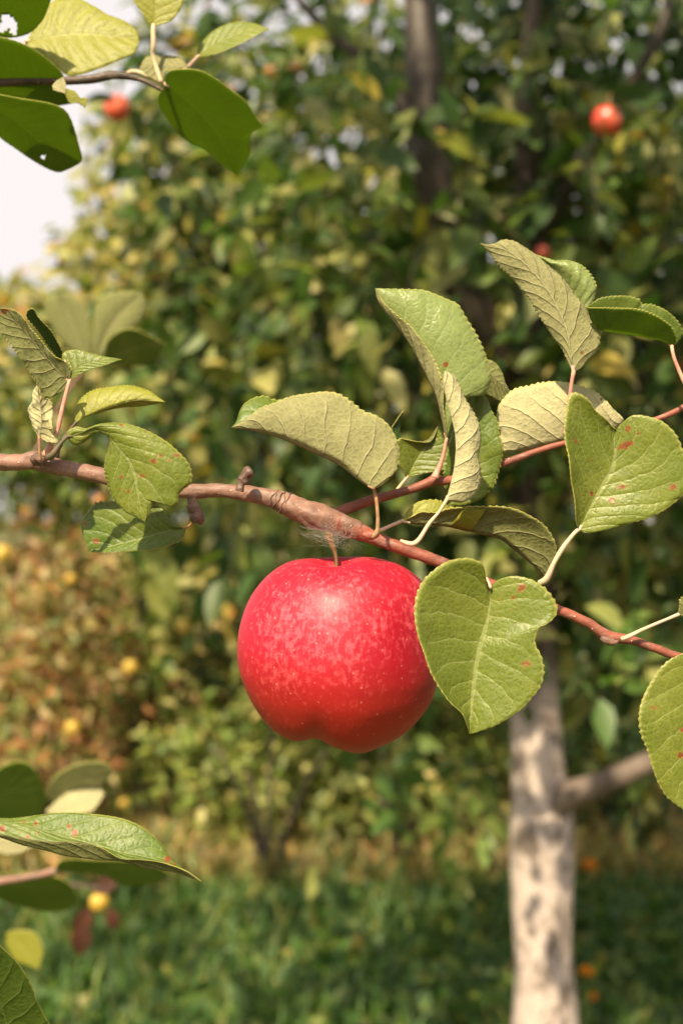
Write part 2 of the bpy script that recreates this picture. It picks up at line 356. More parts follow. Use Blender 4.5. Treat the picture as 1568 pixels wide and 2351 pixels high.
# ring scars of the old wood
V, F = [], []
for k in range(7):
    t = k / 6; a = Vector(mpts[12]).lerp(Vector(mpts[13]), t); b_ = (Vector(mpts[13]) - Vector(mpts[12])).normalized()
    r0 = mrad[12] + (mrad[13] - mrad[12]) * t + .00018
    e1 = b_.orthogonal().normalized(); e2 = b_.cross(e1); ring = []
    for q in range(24):
        an = q / 24 * 2 * math.pi; ring.append(a + (e1 * math.cos(an) + e2 * math.sin(an)) * r0 * (1 + .02 * math.sin(3 * an + k)) + b_ * (.0006 * math.sin(2 * an + k * 2.3) + .0003 * math.sin(5 * an + k)))
    ring.append(ring[0]); v_, f_ = tube_arrays([tuple(x) for x in ring], [.00017] * 25, 6); f_ = [tuple(x + len(V) for x in q) for q in f_]; V += list(v_); F += f_
link('growth_ring', mesh_from('growth_ring', V, F), MB_, [BARK_OLD])

L = lambda *a, **k: leaf(MB_, *a, **k)
# heart-shaped leaf before the apple
L(6, [(523, 290), (500, 250), (484, 170), (440, 142), (390, 132), (290, 150), (200, 215), (140, 300), (118, 420), (130, 540), (165, 640), (215, 770), (300, 900), (370, 970), (400, 1040), (410, 1082)],
  [(523, 290), (517, 400), (495, 510), (465, 620), (440, 750), (420, 920), (410, 1082)],
  [(523, 290), (545, 262), (600, 235), (670, 228), (760, 255), (830, 310), (870, 370), (878, 430), (835, 480), (785, 505), (765, 560), (768, 605), (795, 660), (808, 740), (790, 820), (740, 890), (670, 960), (560, 1030), (470, 1065), (410, 1082)],
  D0=.515, dA=-95, dB=-45, ty=-.1, bulge=(-8, 6), top='l', und='o', teeth=34, spots=[(692, 290, 26), (565, 350, 13), (640, 348, 14), (718, 702, 26), (760, 690, 6), (475, 872, 12), (495, 465, 8), (648, 740, 10), (770, 392, 9), (638, 408, 6), (765, 272, 8)], seed=3, ruffle=2,
  stalk=(6, [(523, 288, 9, 0), (512, 262, 9, 8), (500, 240, 10, 28), (505, 250, 10, 34)]), smat=ST_PALE, label='heart-shaped spotted green leaf overlapping the right side of the apple')
# large folded leaf with its pale back showing
L(3, [(860, 1235), (905, 1215), (960, 1165), (990, 1110), (1000, 1030), (985, 960), (940, 880), (870, 830), (800, 805), (740, 760), (660, 710), (580, 697), (510, 705), (440, 715), (370, 735), (300, 765), (240, 785), (190, 820), (130, 860), (70, 895)],
  [(860, 1235), (820, 1215), (750, 1165), (680, 1110), (560, 1050), (440, 995), (320, 945), (200, 912), (70, 895)],
  [(860, 1235), (890, 1180), (920, 1100), (920, 1000), (870, 920), (780, 860), (650, 790), (520, 755), (400, 745), (300, 740), (262, 722), (200, 730), (140, 765), (112, 810), (96, 860), (70, 895)],
  D0=.53, dA=6, dB=55, face='under', bulge=(12, 8), top='g', und='m', teeth=36, amp=4.0, seed=5, ruffle=3, ty=-.12,
  stalk=(3, [(860, 1235, 10), (876, 1300, 10), (884, 1400, 11, 2), (884, 1460, 13, 4), (870, 1492, 18, 6), (850, 1500, 20, 10)]), smat=ST_BROWN, label='leaf folded along its midrib showing its pale veined back, left of centre')
# tall leaf with the glossy face
L(3, [(1265, 960), (1262, 880), (1245, 760), (1246, 660), (1195, 520), (1135, 420), (1065, 330), (1000, 280), (925, 205), (870, 118)],
  [(1265, 960), (1240, 850), (1215, 740), (1180, 660), (1120, 540), (1060, 430), (985, 320), (915, 235), (880, 175), (870, 118)],
  [(1265, 960), (1290, 900), (1330, 800), (1390, 730), (1470, 710), (1510, 640), (1503, 560), (1475, 470), (1430, 380), (1370, 280), (1330, 210), (1270, 180), (1200, 150), (1130, 128), (1040, 125), (960, 122), (870, 118)],
  D0=.545, dA=-22, dB=8, face='under', bulge=(2, 16), top='s', und='m', teeth=36, amp=4.0, seed=6, ruffle=3, quilt=1.0, spots=[(1258, 545, 16), (1350, 335, 13), (1030, 300, 9)],
  stalk=(3, [(1265, 960, 9), (1250, 1040, 10), (1232, 1100, 13), (1210, 1150, 19), (1200, 1175, 24)]), smat=ST_PINK, label='tall glossy pale green leaf rising above the branch')
# narrow curled leaf, cream back
L(3, [(1265, 1300), (1310, 1308), (1360, 1308), (1420, 1270), (1450, 1200), (1450, 1120), (1440, 1050), (1455, 960), (1440, 870), (1400, 790), (1370, 740), (1340, 670), (1310, 610), (1260, 580)],
  [(1265, 1300), (1290, 1210), (1310, 1120), (1320, 1000), (1310, 900), (1285, 800), (1260, 700), (1250, 630), (1260, 580)],
  [(1265, 1300), (1300, 1250), (1340, 1150), (1370, 1000), (1370, 880), (1330, 760), (1300, 660), (1260, 580)],
  D0=.525, dA=22, dB=70, face='under', bulge=(14, 5), top='g', und='c', teeth=30, seed=7, ruffle=2,
  stalk=(3, [(1265, 1300, 10), (1225, 1365, 9), (1170, 1430, 11), (1120, 1510, 13), (1085, 1542, 15), (1050, 1540, 14, 12), (1010, 1525, 8, 22)]), smat=ST_PALE, label='narrow curled leaf with cream back in front of the green leaves')
# green leaf behind it
L(4, [(-20, 1890), (-40, 1700), (-10, 1500), (50, 1300), (105, 1190), (190, 1110)],
  [(-20, 1890), (60, 1750), (120, 1550), (150, 1350), (190, 1110)],
  [(-20, 1890), (60, 1888), (120, 1875), (190, 1850), (240, 1810), (290, 1750), (312, 1690), (342, 1600), (355, 1510), (332, 1430), (312, 1320), (272, 1240), (250, 1175), (190, 1110)],
  D0=.555, dA=-10, dB=-22, face='top', top='g', und='o', teeth=28, bulge=(3, 8), seed=8, ruffle=4, quilt=.7, label='bright green leaf half hidden behind the curled cream one')
# small tan leaf behind
L(4, [(150, 1050), (200, 930), (255, 908), (310, 935), (350, 1000), (372, 1070), (408, 1130)],
  [(150, 1050), (250, 1000), (330, 1055), (408, 1130)],
  [(150, 1050), (200, 1120), (250, 1140), (350, 1190), (385, 1170), (408, 1130)],
  D0=.575, dA=8, dB=8, face='under', und='o', teeth=16, seed=9, amp=1.2)
# leaf with notched end behind centre
L(3, [(1045, 1175), (1005, 1090), (985, 1020), (1000, 960), (1040, 962), (1110, 975), (1180, 970), (1222, 890)],
  [(1045, 1175), (1090, 1090), (1140, 1010), (1190, 930), (1222, 880)],
  [(1045, 1175), (1120, 1155), (1220, 1135), (1310, 1110), (1330, 1050), (1310, 990), (1250, 940), (1222, 880)],
  D0=.562, dA=-20, dB=-16, face='top', top='l', teeth=16, seed=10, amp=1.5,
  stalk=(3, [(1045, 1175, 8), (1020, 1205, 9), (985, 1250, 10), (965, 1275, 10, -6)]))
L(3, [(1045, 1175), (1000, 1080), (960, 920), (985, 860), (1028, 800)], [(1045, 1175), (1012, 1080), (978, 930), (997, 862), (1028, 800)],
  [(1045, 1175), (1035, 1070), (1012, 960), (1008, 870), (1028, 800)], D0=.565, dA=-10, dB=12, face='top', top='d', teeth=14, seed=11, amp=1.2)
# long leaf under the side shoot
L(None, cv(3, [(1020, 1415), (1075, 1390), (1130, 1365), (1200, 1370), (1290, 1348), (1400, 1340), (1500, 1337)]) + cv(4, [(100, 1897), (280, 1895), (370, 1900), (460, 1920), (560, 1970), (630, 2020), (680, 2090), (710, 2170), (700, 2270), (652, 2372)]),
  cv(3, [(1020, 1415), (1100, 1432), (1200, 1435), (1300, 1452), (1400, 1475)]) + cv(4, [(0, 2020), (130, 2060), (250, 2090), (340, 2115), (430, 2180), (500, 2240), (570, 2300), (652, 2372)]),
  cv(3, [(1020, 1415), (1050, 1355), (1105, 1312), (1160, 1300), (1230, 1305), (1290, 1340), (1400, 1350)]) + cv(4, [(100, 1910), (300, 1920), (450, 1960), (560, 2040), (620, 2130), (652, 2372)]),
  D0=.545, dA=-18, dB=45, face='under', top='y', und='o', bulge=(-10, 8), teeth=36, seed=12, ruffle=3, ty=.35,
  stalk=(3, [(1020, 1415, 10), (960, 1440, 10), (900, 1468, 12), (880, 1480, 12, 5)]), label='long leaf with shaded olive back reaching right beneath the side shoot')
# upper right leaf, back showing
L(4, [(830, 990), (800, 940), (760, 840), (700, 760), (640, 670), (590, 590), (540, 500), (470, 420), (400, 340), (330, 270), (270, 190), (205, 125)],
  [(830, 990), (806, 850), (785, 720), (735, 590), (655, 440), (550, 310), (440, 210), (330, 155), (205, 125)],
  [(830, 990), (880, 960), (920, 910), (980, 850), (997, 800), (1000, 705), (960, 660), (930, 610), (900, 540), (840, 480), (780, 400), (700, 320), (640, 260), (570, 200), (480, 140), (420, 110), (350, 103), (300, 130), (260, 146), (205, 125)],
  D0=.54, dA=14, dB=26, face='under', und='m', bulge=(4, 8), teeth=38, seed=13, ruffle=3, quilt=.6, spots=[(885, 862, 14)],
  stalk=(4, [(830, 990, 16), (820, 1040, 13), (812, 1100, 14, 5), (800, 1200, 14, 12), (770, 1420, 14, 20)]), smat=ST_PINK, label='tall leaf at upper right with its brownish veined back turned to us')
# glossy leaf behind it
L(4, [(900, 640), (780, 560), (680, 430), (620, 300), (570, 195)], [(900, 640), (850, 500), (750, 350), (570, 195)],
  [(900, 640), (950, 540), (982, 430), (962, 370), (920, 310), (870, 265), (790, 240), (700, 240), (640, 220), (570, 195)],
  D0=.565, dA=10, dB=-6, face='top', top='s', teeth=26, seed=14, bulge=(0, 12), quilt=2)
# gutter-shaped leaf at the right edge
L(4, [(1490, 820), (1513, 790), (1512, 750), (1480, 680), (1400, 620), (1300, 580), (1200, 562), (1050, 560), (925, 556)],
  [(1490, 820), (1450, 790), (1400, 772), (1330, 760), (1250, 742), (1100, 722), (1000, 700), (950, 640), (925, 556)],
  [(1490, 820), (1530, 790), (1558, 740), (1555, 700), (1520, 640), (1450, 575), (1360, 540), (1285, 535), (1270, 505), (1200, 480), (1100, 480), (1000, 500), (925, 550)],
  D0=.54, dA=-26, dB=45, face='under', top='t', und='d', teeth=28, seed=15, ty=.5, ruffle=2,
  stalk=(4, [(1490, 820, 12), (1500, 880, 12), (1530, 960, 13), (1575, 1060, 15), (1640, 1160, 18)]), smat=ST_PINK, label='curved leaf at the right edge, yellow-green above and dark beneath')
# big cream leaf
L(4, [(1165, 1315), (1150, 1290), (1100, 1245), (1050, 1190), (980, 1130), (900, 1095), (810, 1068), (720, 1055), (620, 1065), (520, 1090), (430, 1110), (360, 1170), (320, 1240), (318, 1330), (345, 1400), (328, 1450), (345, 1535)],
  [(1165, 1315), (1080, 1390), (950, 1430), (830, 1450), (680, 1492), (500, 1518), (345, 1535)],
  [(1165, 1315), (1100, 1280), (900, 1150), (700, 1110), (500, 1160), (400, 1300), (345, 1535)],
  D0=.56, dA=-10, dB=30, face='under', und='c', teeth=34, seed=16, bulge=(14, 0), ruffle=3, spots=[(1020, 1165, 18), (1045, 1175, 10), (660, 1480, 22), (620, 1500, 18)], label='broad cream-coloured leaf back resting above the red side shoot')
# big spotted leaf at the right edge
L(4, [(870, 2045), (850, 2000), (840, 1850), (815, 1700), (800, 1560), (777, 1450), (772, 1350), (783, 1250), (800, 1160), (830, 1130), (880, 1145), (930, 1180), (960, 1230), (1000, 1270), (1050, 1310), (1090, 1360), (1120, 1375)],
  [(870, 2045), (940, 1900), (1030, 1740), (1085, 1650), (1105, 1540), (1100, 1440), (1120, 1375)],
  [(870, 2045), (900, 2068), (960, 2070), (1060, 2045), (1180, 2010), (1330, 1970), (1450, 1910), (1530, 1850), (1590, 1790), (1620, 1700), (1600, 1600), (1560, 1520), (1520, 1420), (1460, 1350), (1400, 1310), (1330, 1290), (1260, 1280), (1210, 1290), (1170, 1320), (1135, 1350), (1120, 1375)],
  D0=.53, dA=-58, dB=-34, face='top', top='l', teeth=34, seed=17, bulge=(-5, 6), ruffle=3, quilt=.7,
  spots=[(838, 1450, 20), (950, 1580, 9), (955, 1810, 20), (1195, 1372, 26), (1180, 1482, 32), (1210, 1470, 22), (1260, 1405, 9), (1162, 1770, 28), (1090, 1858, 28), (1485, 1760, 32), (1150, 1495, 20)],
  stalk=(4, [(870, 2045, 14), (830, 2080, 14), (760, 2170, 17), (700, 2270, 17), (665, 2350, 20, 6), (640, 2390, 24, 12), (600, 2410, 22, 22)]), label='large leaf at the right with rust spots, folded into two halves')
# stub of a leaf at the right edge
L(6, [(1540, 435), (1545, 400), (1550, 360), (1575, 330), (1640, 290)], [(1540, 435), (1570, 420), (1600, 370), (1640, 290)], [(1540, 435), (1600, 440), (1660, 380), (1640, 290)],
  D0=.54, face='under', und='o', teeth=12, seed=18, stalk=(6, [(1540, 435, 10), (1480, 460, 9), (1350, 515, 10), (1280, 550, 12), (1230, 570, 12)]))
# lower right leaf
L(6, [(1640, 620), (1568, 645), (1490, 685), (1440, 735), (1400, 790), (1360, 860), (1335, 930), (1330, 1000), (1340, 1080), (1375, 1170), (1400, 1260), (1430, 1340), (1480, 1420), (1568, 1490), (1660, 1560)],
  [(1640, 620), (1655, 800), (1665, 1000), (1670, 1250), (1660, 1560)], [(1640, 620), (1760, 660), (1850, 820), (1870, 1050), (1820, 1300), (1730, 1450), (1660, 1560)],
  D0=.53, dA=-30, dB=-30, face='top', top='l', teeth=34, seed=19, bulge=(3, 3), ruffle=3, spots=[(1410, 940, 20), (1350, 893, 9), (1505, 938, 10), (1555, 1195, 26), (1560, 1060, 16)],
  stalk=(6, [(1640, 620, 10), (1640, 660, 10, 12), (1620, 690, 10, 20)]), label='broad speckled leaf cut by the right edge below the branch')
# ---- left cluster
L(2, [(470, 985), (478, 945), (540, 915), (600, 928), (700, 897), (830, 892), (950, 915), (1060, 960), (1160, 1020), (1240, 1090), (1310, 1170), (1335, 1250), (1330, 1310), (1270, 1360), (1246, 1400), (1240, 1450), (1190, 1475), (1165, 1422), (1110, 1412), (1060, 1470), (1040, 1530), (1010, 1580)],
  [(470, 985), (560, 975), (670, 935), (760, 985), (820, 1060), (895, 1150), (940, 1260), (965, 1400), (1010, 1580)],
  [(470, 985), (490, 1020), (530, 1045), (580, 1030), (640, 980), (700, 945), (752, 955), (775, 1000), (760, 1070), (738, 1150), (740, 1250), (765, 1350), (810, 1440), (880, 1510), (960, 1550), (1010, 1580)],
  D0=.52, dA=2, dB=16, face='top', top='l', teeth=38, seed=21, amp=3.0, bulge=(10, 4), spots=[(845, 905, 14), (850, 1265, 18), (845, 1355, 12), (895, 1368, 18), (1075, 1155, 28), (1110, 1125, 20), (1000, 1255, 26), (1190, 1150, 14), (1230, 1115, 22), (1280, 1283, 18), (932, 1072, 8)],
  stalk=(2, [(470, 985, 12), (420, 1040, 15), (370, 1110, 24), (345, 1130, 26, 12)]), smat=ST_DARK, label='spotted yellow-green leaf with a bitten edge drooping over the branch')
L(2, [(1300, 1622), (1200, 1600), (1170, 1550), (1120, 1490), (1000, 1450), (870, 1440), (730, 1440), (660, 1460), (615, 1510), (575, 1560), (565, 1600), (580, 1670), (600, 1720), (620, 1790)],
  [(1300, 1622), (1180, 1640), (1050, 1680), (900, 1720), (760, 1755), (620, 1790)],
  [(1300, 1622), (1270, 1700), (1180, 1740), (1090, 1765), (950, 1780), (800, 1787), (620, 1790)],
  D0=.55, dA=-14, dB=-14, tx=-.25, ty=-.2, face='top', top='g', teeth=30, seed=22, bulge=(4, 3), spots=[(593, 1590, 18), (598, 1545, 10), (672, 1715, 26), (800, 1722, 10)],
  stalk=(2, [(1300, 1622, 8), (1330, 1600, 9), (1345, 1570, 10, -10), (1345, 1530, 12, -30)]), smat=ST_BROWN, label='leaf below the branch at left, half in the shadow of the one above')
L(2, [(530, 890), (600, 850), (680, 825), (760, 800), (900, 778), (1020, 770), (1155, 745)],
  [(530, 890), (590, 855), (700, 808), (850, 755), (980, 728), (1080, 742), (1155, 745)],
  [(530, 890), (520, 830), (540, 760), (590, 700), (660, 660), (760, 640), (870, 628), (960, 640), (1040, 665), (1100, 705), (1155, 745)],
  D0=.54, dA=14, dB=26, face='top', top='y', und='o', teeth=34, seed=23, amp=3.0, bulge=(0, 6),
  stalk=(2, [(530, 890, 10), (490, 940, 10), (430, 1020, 14), (370, 1110, 22)]), smat=ST_DARK, label='arched yellow-green leaf at left pointing right')
L(2, [(485, 600), (503, 560), (497, 510), (450, 460), (380, 420), (300, 330), (220, 240), (150, 140), (80, 100), (0, 90)],
  [(485, 600), (400, 520), (300, 400), (180, 260), (80, 160), (0, 90)],
  [(485, 600), (440, 670), (330, 718), (290, 660), (220, 550), (150, 440), (80, 340), (0, 240), (-40, 150), (0, 90)],
  D0=.53, dA=-8, dB=-8, ty=.25, face='under', und='o', teeth=34, seed=24, ruffle=3, spots=[(30, 110, 30), (70, 90, 22)],
  stalk=(2, [(485, 600, 13), (465, 680, 14), (435, 800, 16), (400, 950, 18), (340, 1070, 26, 4), (320, 1120, 30, 10)]), smat=ST_PINK, label='big olive leaf back at the left edge with a browned tip')
L(2, [(455, 460), (400, 430), (340, 345), (280, 260), (240, 205), (192, 150), (195, 112), (215, 96)], [(455, 460), (400, 370), (320, 260), (250, 160), (215, 96)], [(455, 460), (425, 380), (385, 300), (330, 220), (265, 150), (240, 100), (215, 96)],
  D0=.55, dA=-4, dB=-4, face='top', top='d', teeth=16, seed=25, ty=.9, stalk=(2, [(455, 460, 8), (470, 520, 9), (485, 600, 10)]))
L(2, [(490, 595), (450, 500), (440, 410), (520, 380), (600, 395), (720, 425), (850, 445)], [(490, 595), (530, 520), (620, 470), (740, 450), (850, 445)], [(490, 595), (520, 575), (600, 530), (700, 498), (850, 445)],
  D0=.55, dA=10, dB=-6, face='top', top='l', teeth=22, seed=26, amp=1.0, stalk=(2, [(490, 595, 8), (480, 640, 9), (470, 690, 9)]))
L(2, [(275, 985), (240, 920), (215, 850), (205, 790), (230, 740), (235, 680), (262, 630)], [(275, 985), (290, 900), (285, 800), (270, 700), (262, 630)], [(275, 985), (330, 1020), (402, 1030), (395, 990), (370, 950), (362, 870), (372, 810), (350, 730), (300, 710), (280, 660), (262, 630)],
  D0=.525, dA=14, dB=10, face='under', und='c', teeth=18, seed=27, ruffle=7, quilt=.8, bulge=(10, -8), stalk=(2, [(275, 985, 10), (278, 1060, 10), (282, 1150, 12, 4)]), smat=ST_BROWN, label='crumpled whitish dry leaf hanging at the branch joint at left')

# ------------------------------------------------------------------ the apple
AP = P(773, 1500, .545); ap = empty('red_apple', AP, 'large ripe red apple with pink mottling hanging from the branch in the centre', 'apple')
m, nt = new_mat('apple_skin'); b = NB(nt)
uv = b.n('ShaderNodeTexCoord').outputs['UV']; ob = b.n('ShaderNodeTexCoord').outputs['Object']
spz = b.n('ShaderNodeSeparateXYZ'); nt.links.new(ob, spz.inputs[0])
hz = b.ramp(spz.outputs[2], -.030, .012)
warp = b.n('ShaderNodeVectorMath', operation='ADD'); nt.links.new(b.scale(uv, (300, 62, 1)), warp.inputs[0]); nt.links.new(b.scale(b.noise(ob, 90, 3, out=1), (3.5, 1.5, 0)), warp.inputs[1])
st = b.noise(warp.outputs[0], .55, 5, .7); bigm = b.noise(ob, 28, 3); fin = b.noise(ob, 420, 3, .6)
red = b.mix(hz, (.33, .012, .003), (.36, .002, .018)); red = b.mix(b.math('MULTIPLY', b.ramp(bigm, .4, .65), .5), red, (.27, .002, .006))
pink = b.mix(hz, (.52, .05, .018), (.70, .105, .13))
msk = b.math('ADD', b.math('MULTIPLY', st, 1.0), b.math('ADD', b.math('MULTIPLY', b.math('SUBTRACT', fin, .5), .9), b.math('MULTIPLY', b.math('SUBTRACT', bigm, .5), .5)))
# broad highlight painted into the skin colour towards the left front
dsp = b.n('ShaderNodeVectorMath', operation='DISTANCE'); nt.links.new(ob, dsp.inputs[0]); dsp.inputs[1].default_value = (-.012, -.034, .012)
msk = b.math('ADD', msk, b.ramp(dsp.outputs['Value'],   .036, .0, -.03, .15))
col = b.mix(b.math('MULTIPLY', b.ramp(msk, .45, .84), .66), red, pink)
vo = b.n('ShaderNodeTexVoronoi'); nt.links.new(ob, vo.inputs['Vector']); vo.inputs['Scale'].default_value = 330
vsc = b.n('ShaderNodeSeparateColor'); nt.links.new(vo.outputs['Color'], vsc.inputs[0])
dot = b.math('MULTIPLY', b.ramp(vo.outputs['Distance'], .17, .08), b.math('GREATER_THAN', vsc.outputs[0], .45)); col = b.mix(b.math('MULTIPLY', dot, .35), col, (.72, .32, .24))
col = b.mix(b.ramp(spz.outputs[2], .0262, .022, 0, 0), col, (.35, .3, .05))
b.bsdf(col, b.math('MULTIPLY_ADD', fin, .16, .50), b.bump(b.math('ADD', fin, b.math('MULTIPLY', bigm, 6)), .00012, .6), spec=.32, coat=.32, coat_r=.42)
ASK = m
PL = [(0, 400), (30, 430), (80, 520), (150, 590), (265, 606), (405, 530), (525, 390), (595, 220), (620, 70), (615, -60), (585, -180), (510, -340), (400, -478), (250, -555), (120, -505), (50, -430), (0, -400)]
PR = [(0, 400), (30, 430), (80, 530), (150, 610), (245, 628), (400, 592), (525, 520), (600, 430), (655, 290), (680, 130), (686, 0), (680, -100), (658, -215), (590, -370), (420, -545), (210, -622), (110, -570), (50, -430), (0, -400)]
NT, NP = 120, 144
CL, CRr = catmull(PL, NT), catmull(PR, NT); u = 1 / 2.857 * K * .545
V = []; U = []
for i in range(NT):
    for j in range(NP + 1):
        ph = j / NP * 2 * math.pi; cx = (1 + math.cos(ph)) / 2; r = CL[i, 0] * (1 - cx) + CRr[i, 0] * cx; z = CL[i, 1] * (1 - cx) + CRr[i, 1] * cx
        t = i / (NT - 1); lob = .018 * math.cos(5 * ph + 1.2) * (.25 + t) + .012 * math.cos(2 * ph + .5)
        r *= 1 + lob; z += 60 * max(0, math.cos(ph + 1.35)) ** 4 * max(0, t - .72) * 3.4 * min(1, r / 120) * max(0, 1 - r / 480)
        z += 14 * math.sin(ph) * max(0, 1 - t / .45) ** 1.5 * min(1, r / 200)
        xx = r * math.cos(ph); lowf = max(0, min(1, (t - .62) / .15)); topf = max(0, min(1, (.34 - t) / .12))
        z += lowf * (44 * math.exp(-((xx + 88) / 88) ** 2) - 26 * math.exp(-((xx - 185) / 130) ** 2))
        z -= topf * (.5 - .5 * math.sin(ph)) * 34 * math.exp(-((xx - 12) / 120) ** 2) * min(1, r / 60)
        V.append(((r * math.cos(ph) - 23 - 70 * max(0, t - .55) / .45 * max(0, 1 - r / 500)) * u, r * math.sin(ph) * .98 * u, z * u + 0)); U.append((j / NP, t))
F = [(i * (NP + 1) + j, (i + 1) * (NP + 1) + j, (i + 1) * (NP + 1) + j + 1, i * (NP + 1) + j + 1) for i in range(NT - 1) for j in range(NP)]
me = quads('skin', np.array(V) + np.array(AP), F); uvl = me.uv_layers.new(name='UVMap'); li = np.empty(len(me.loops), np.int32); me.loops.foreach_get('vertex_index', li)
uvl.data.foreach_set('uv', np.array(U, np.float32)[li].ravel())
sk = link('skin', me, ap, [ASK])
p_, r_ = pt(5, [(728, 420, 12), (733, 330, 11), (731, 270, 11), (722, 215, 13), (706, 165, 19), (690, 120, 30), (682, 60, 42)], .545)
tube('fruit_stalk', p_, r_, plain('fruit_stalk_skin', (.19, .12, .035), (.16, .075, .035)), ap, 12, 50, .08, 3, 2)

# ------------------------------------------------------------------ silk under the branch
m, nt = new_mat('silk'); b = NB(nt); b.bsdf((.75, .68, .60), .4, spec=.6, trans=(.7, .65, .6), tw=.4); SILK = m
V, F = [], []; rr = random.Random(5)
for k in range(85):
    x0, y0 = rr.uniform(-230, 90), 0
    a = cv(3, [(rr.uniform(430, 780), rr.uniform(1370, 1500))])[0]; cpt = cv(3, [(rr.gauss(640, 60), rr.gauss(1520, 28))])[0]
    e = cv(3, [(rr.choice([rr.uniform(420, 620), rr.uniform(640, 850)]), rr.uniform(1430, 1610))])[0]
    D = .545 - rr.uniform(.001, .007)
    pts = [P(*a, D + .002), P(*[(a[i] + cpt[i]) / 2 + rr.gauss(0, 5) for i in (0, 1)], D - .003), P(*cpt, D + rr.uniform(-.004, .003)), P(*[(e[i] + cpt[i]) / 2 + rr.gauss(0, 5) for i in (0, 1)], D), P(*e, D + .003)]
    if rr.random() < .4: pts = pts[:3]
    C = catmull([tuple(p) for p in pts], 14); v_, f_ = tube_arrays(C, [.000011] * 14, 3); f_ = [tuple(x + len(V) for x in q) for q in f_]; V += list(v_); F += f_
me = mesh_from('cobweb', V, F); o = link('cobweb', me, None, [SILK]); tag(o, 'wispy white cobweb between the branch and the apple stalk', 'cobweb')

# ------------------------------------------------------------------ upper left branch (a little further than the apple)
UB = empty('apple_branch', P(200, 180, .648), 'leafy branch end at the top left corner, dark leaf backs against the pale sky', 'branch')
p_, r_ = pt(1, [(-100, 470, 26), (150, 450, 25), (370, 450, 24), (520, 440, 26), (620, 420, 24), (700, 425, 20), (800, 450, 14), (900, 500, 12), (935, 520, 8)], .648)
tube('stem', p_, r_, BARK_DARK, UB, 12, 60, .08)
X = lambda *a, **k: leaf(UB, *a, **k)
X(1, [(150, 230), (200, 140), (280, 20), (340, -8), (430, -10), (520, 30), (600, 80), (700, 120), (760, 170), (778, 225)], [(150, 230), (300, 205), (450, 190), (620, 200), (778, 225)], [(150, 230), (170, 270), (250, 320), (330, 385), (380, 420), (450, 415), (560, 380), (680, 330), (755, 290), (778, 225)],
  D0=0.655, dA=4, dB=-6, ty=-.4, top='y', teeth=22, seed=31, amp=1.0, bulge=(4, 4), quilt=2.5, stalk=(1, [(150, 230, 12), (120, 330, 12, 10), (160, 440, 12, 10)]))
X(1, [(410, 575), (375, 540), (365, 470), (350, 410), (290, 350), (200, 280), (100, 230), (0, 205), (-80, 205), (-180, 330)], [(410, 575), (300, 555), (100, 520), (0, 480), (-180, 340)], [(410, 575), (300, 590), (150, 570), (0, 540), (-100, 450), (-180, 340)],
  D0=0.648, ty=1.25, dA=-4, face='under', top='t', und='d', teeth=22, amp=1.0, seed=32)
X(1, [(-120, 500), (100, 545), (300, 580), (385, 640), (440, 800), (457, 890), (400, 935)], [(-120, 560), (60, 650), (220, 780), (400, 935)], [(-120, 620), (0, 760), (80, 820), (200, 900), (320, 957), (400, 935)],
  D0=0.648, ty=1.3, face='under', top='t', und='d', teeth=20, amp=1.0, seed=33, bulge=(3, 3), holes=[(242, 874, 12)])
X(1, [(-120, 60), (0, -60), (150, -80), (290, -10)], [(-120, 60), (50, 60), (180, 30), (290, -10)], [(-120, 80), (0, 200), (150, 190), (240, 110), (290, -10)], D0=0.634, ty=1.3, face='under', top='t', und='d', teeth=18, amp=1.0, seed=34, holes=[(45, 125, 44), (80, 172, 20), (5, 163, 16)])
X(1, [(855, 150), (800, 80), (740, -10), (720, -150), (860, -300)], [(855, 150), (872, 0), (880, -150), (860, -300)], [(855, 150), (960, 110), (1020, 20), (1030, -100), (860, -300)], D0=0.648, dA=-8, dB=-8, top='y', teeth=22, amp=1.0, seed=35,
  stalk=(1, [(855, 150, 14), (858, 250, 14), (858, 320, 14, 10), (900, 460, 14, 10)]), smat=ST_PALE)
X(1, [(1100, 318), (1110, 260), (1170, 190), (1240, 145), (1320, 122), (1420, 130), (1500, 160)], [(1100, 318), (1200, 245), (1300, 200), (1400, 158), (1500, 160)], [(1100, 318), (1200, 302), (1300, 262), (1400, 212), (1500, 160)], D0=0.662, dA=20, dB=-22, top='l', face='top', und='c', teeth=18, amp=1, seed=36,
  stalk=(1, [(1100, 318, 12), (1060, 360, 14), (1000, 420, 14), (930, 500, 10)]), smat=ST_PALE)
X(1, [(1050, 372), (1000, 325), (900, 310), (820, 320), (780, 382)], [(1050, 372), (950, 370), (850, 362), (780, 384)], [(1050, 375), (930, 400), (900, 460), (830, 425), (780, 386)], D0=0.655, dA=20, dB=-8, face='under', und='m', teeth=14, amp=1, seed=37)
X(1, [(925, 460), (940, 400), (1000, 385), (1100, 390), (1190, 430), (1290, 500), (1370, 560), (1430, 650), (1462, 700), (1402, 745), (1392, 850), (1350, 930), (1322, 978)], [(925, 470), (1050, 560), (1170, 680), (1260, 820), (1322, 978)],
  [(925, 480), (885, 530), (885, 580), (920, 640), (980, 720), (1050, 790), (1150, 840), (1220, 900), (1322, 978)], D0=0.655, ty=1.2, face='under', top='t', und='d', teeth=26, amp=1.2, seed=38, bulge=(4, 4), stalk=(1, [(925, 470, 12), (860, 440, 12), (760, 400, 14), (690, 410, 14)]), smat=ST_PALE)
X(1, [(365, 520), (300, 500), (310, 460), (355, 430)], [(365, 520), (350, 480), (355, 430)], [(365, 520), (370, 480), (355, 430)], D0=0.634, und='c', face='under', teeth=6, seed=39, amp=1)
X(1, [(360, 490), (420, 510), (450, 545), (488, 548), (478, 598)], [(360, 500), (400, 550), (478, 598)], [(360, 510), (390, 570), (440, 575), (478, 598)], D0=0.634, top='y', teeth=6, seed=40, amp=1)

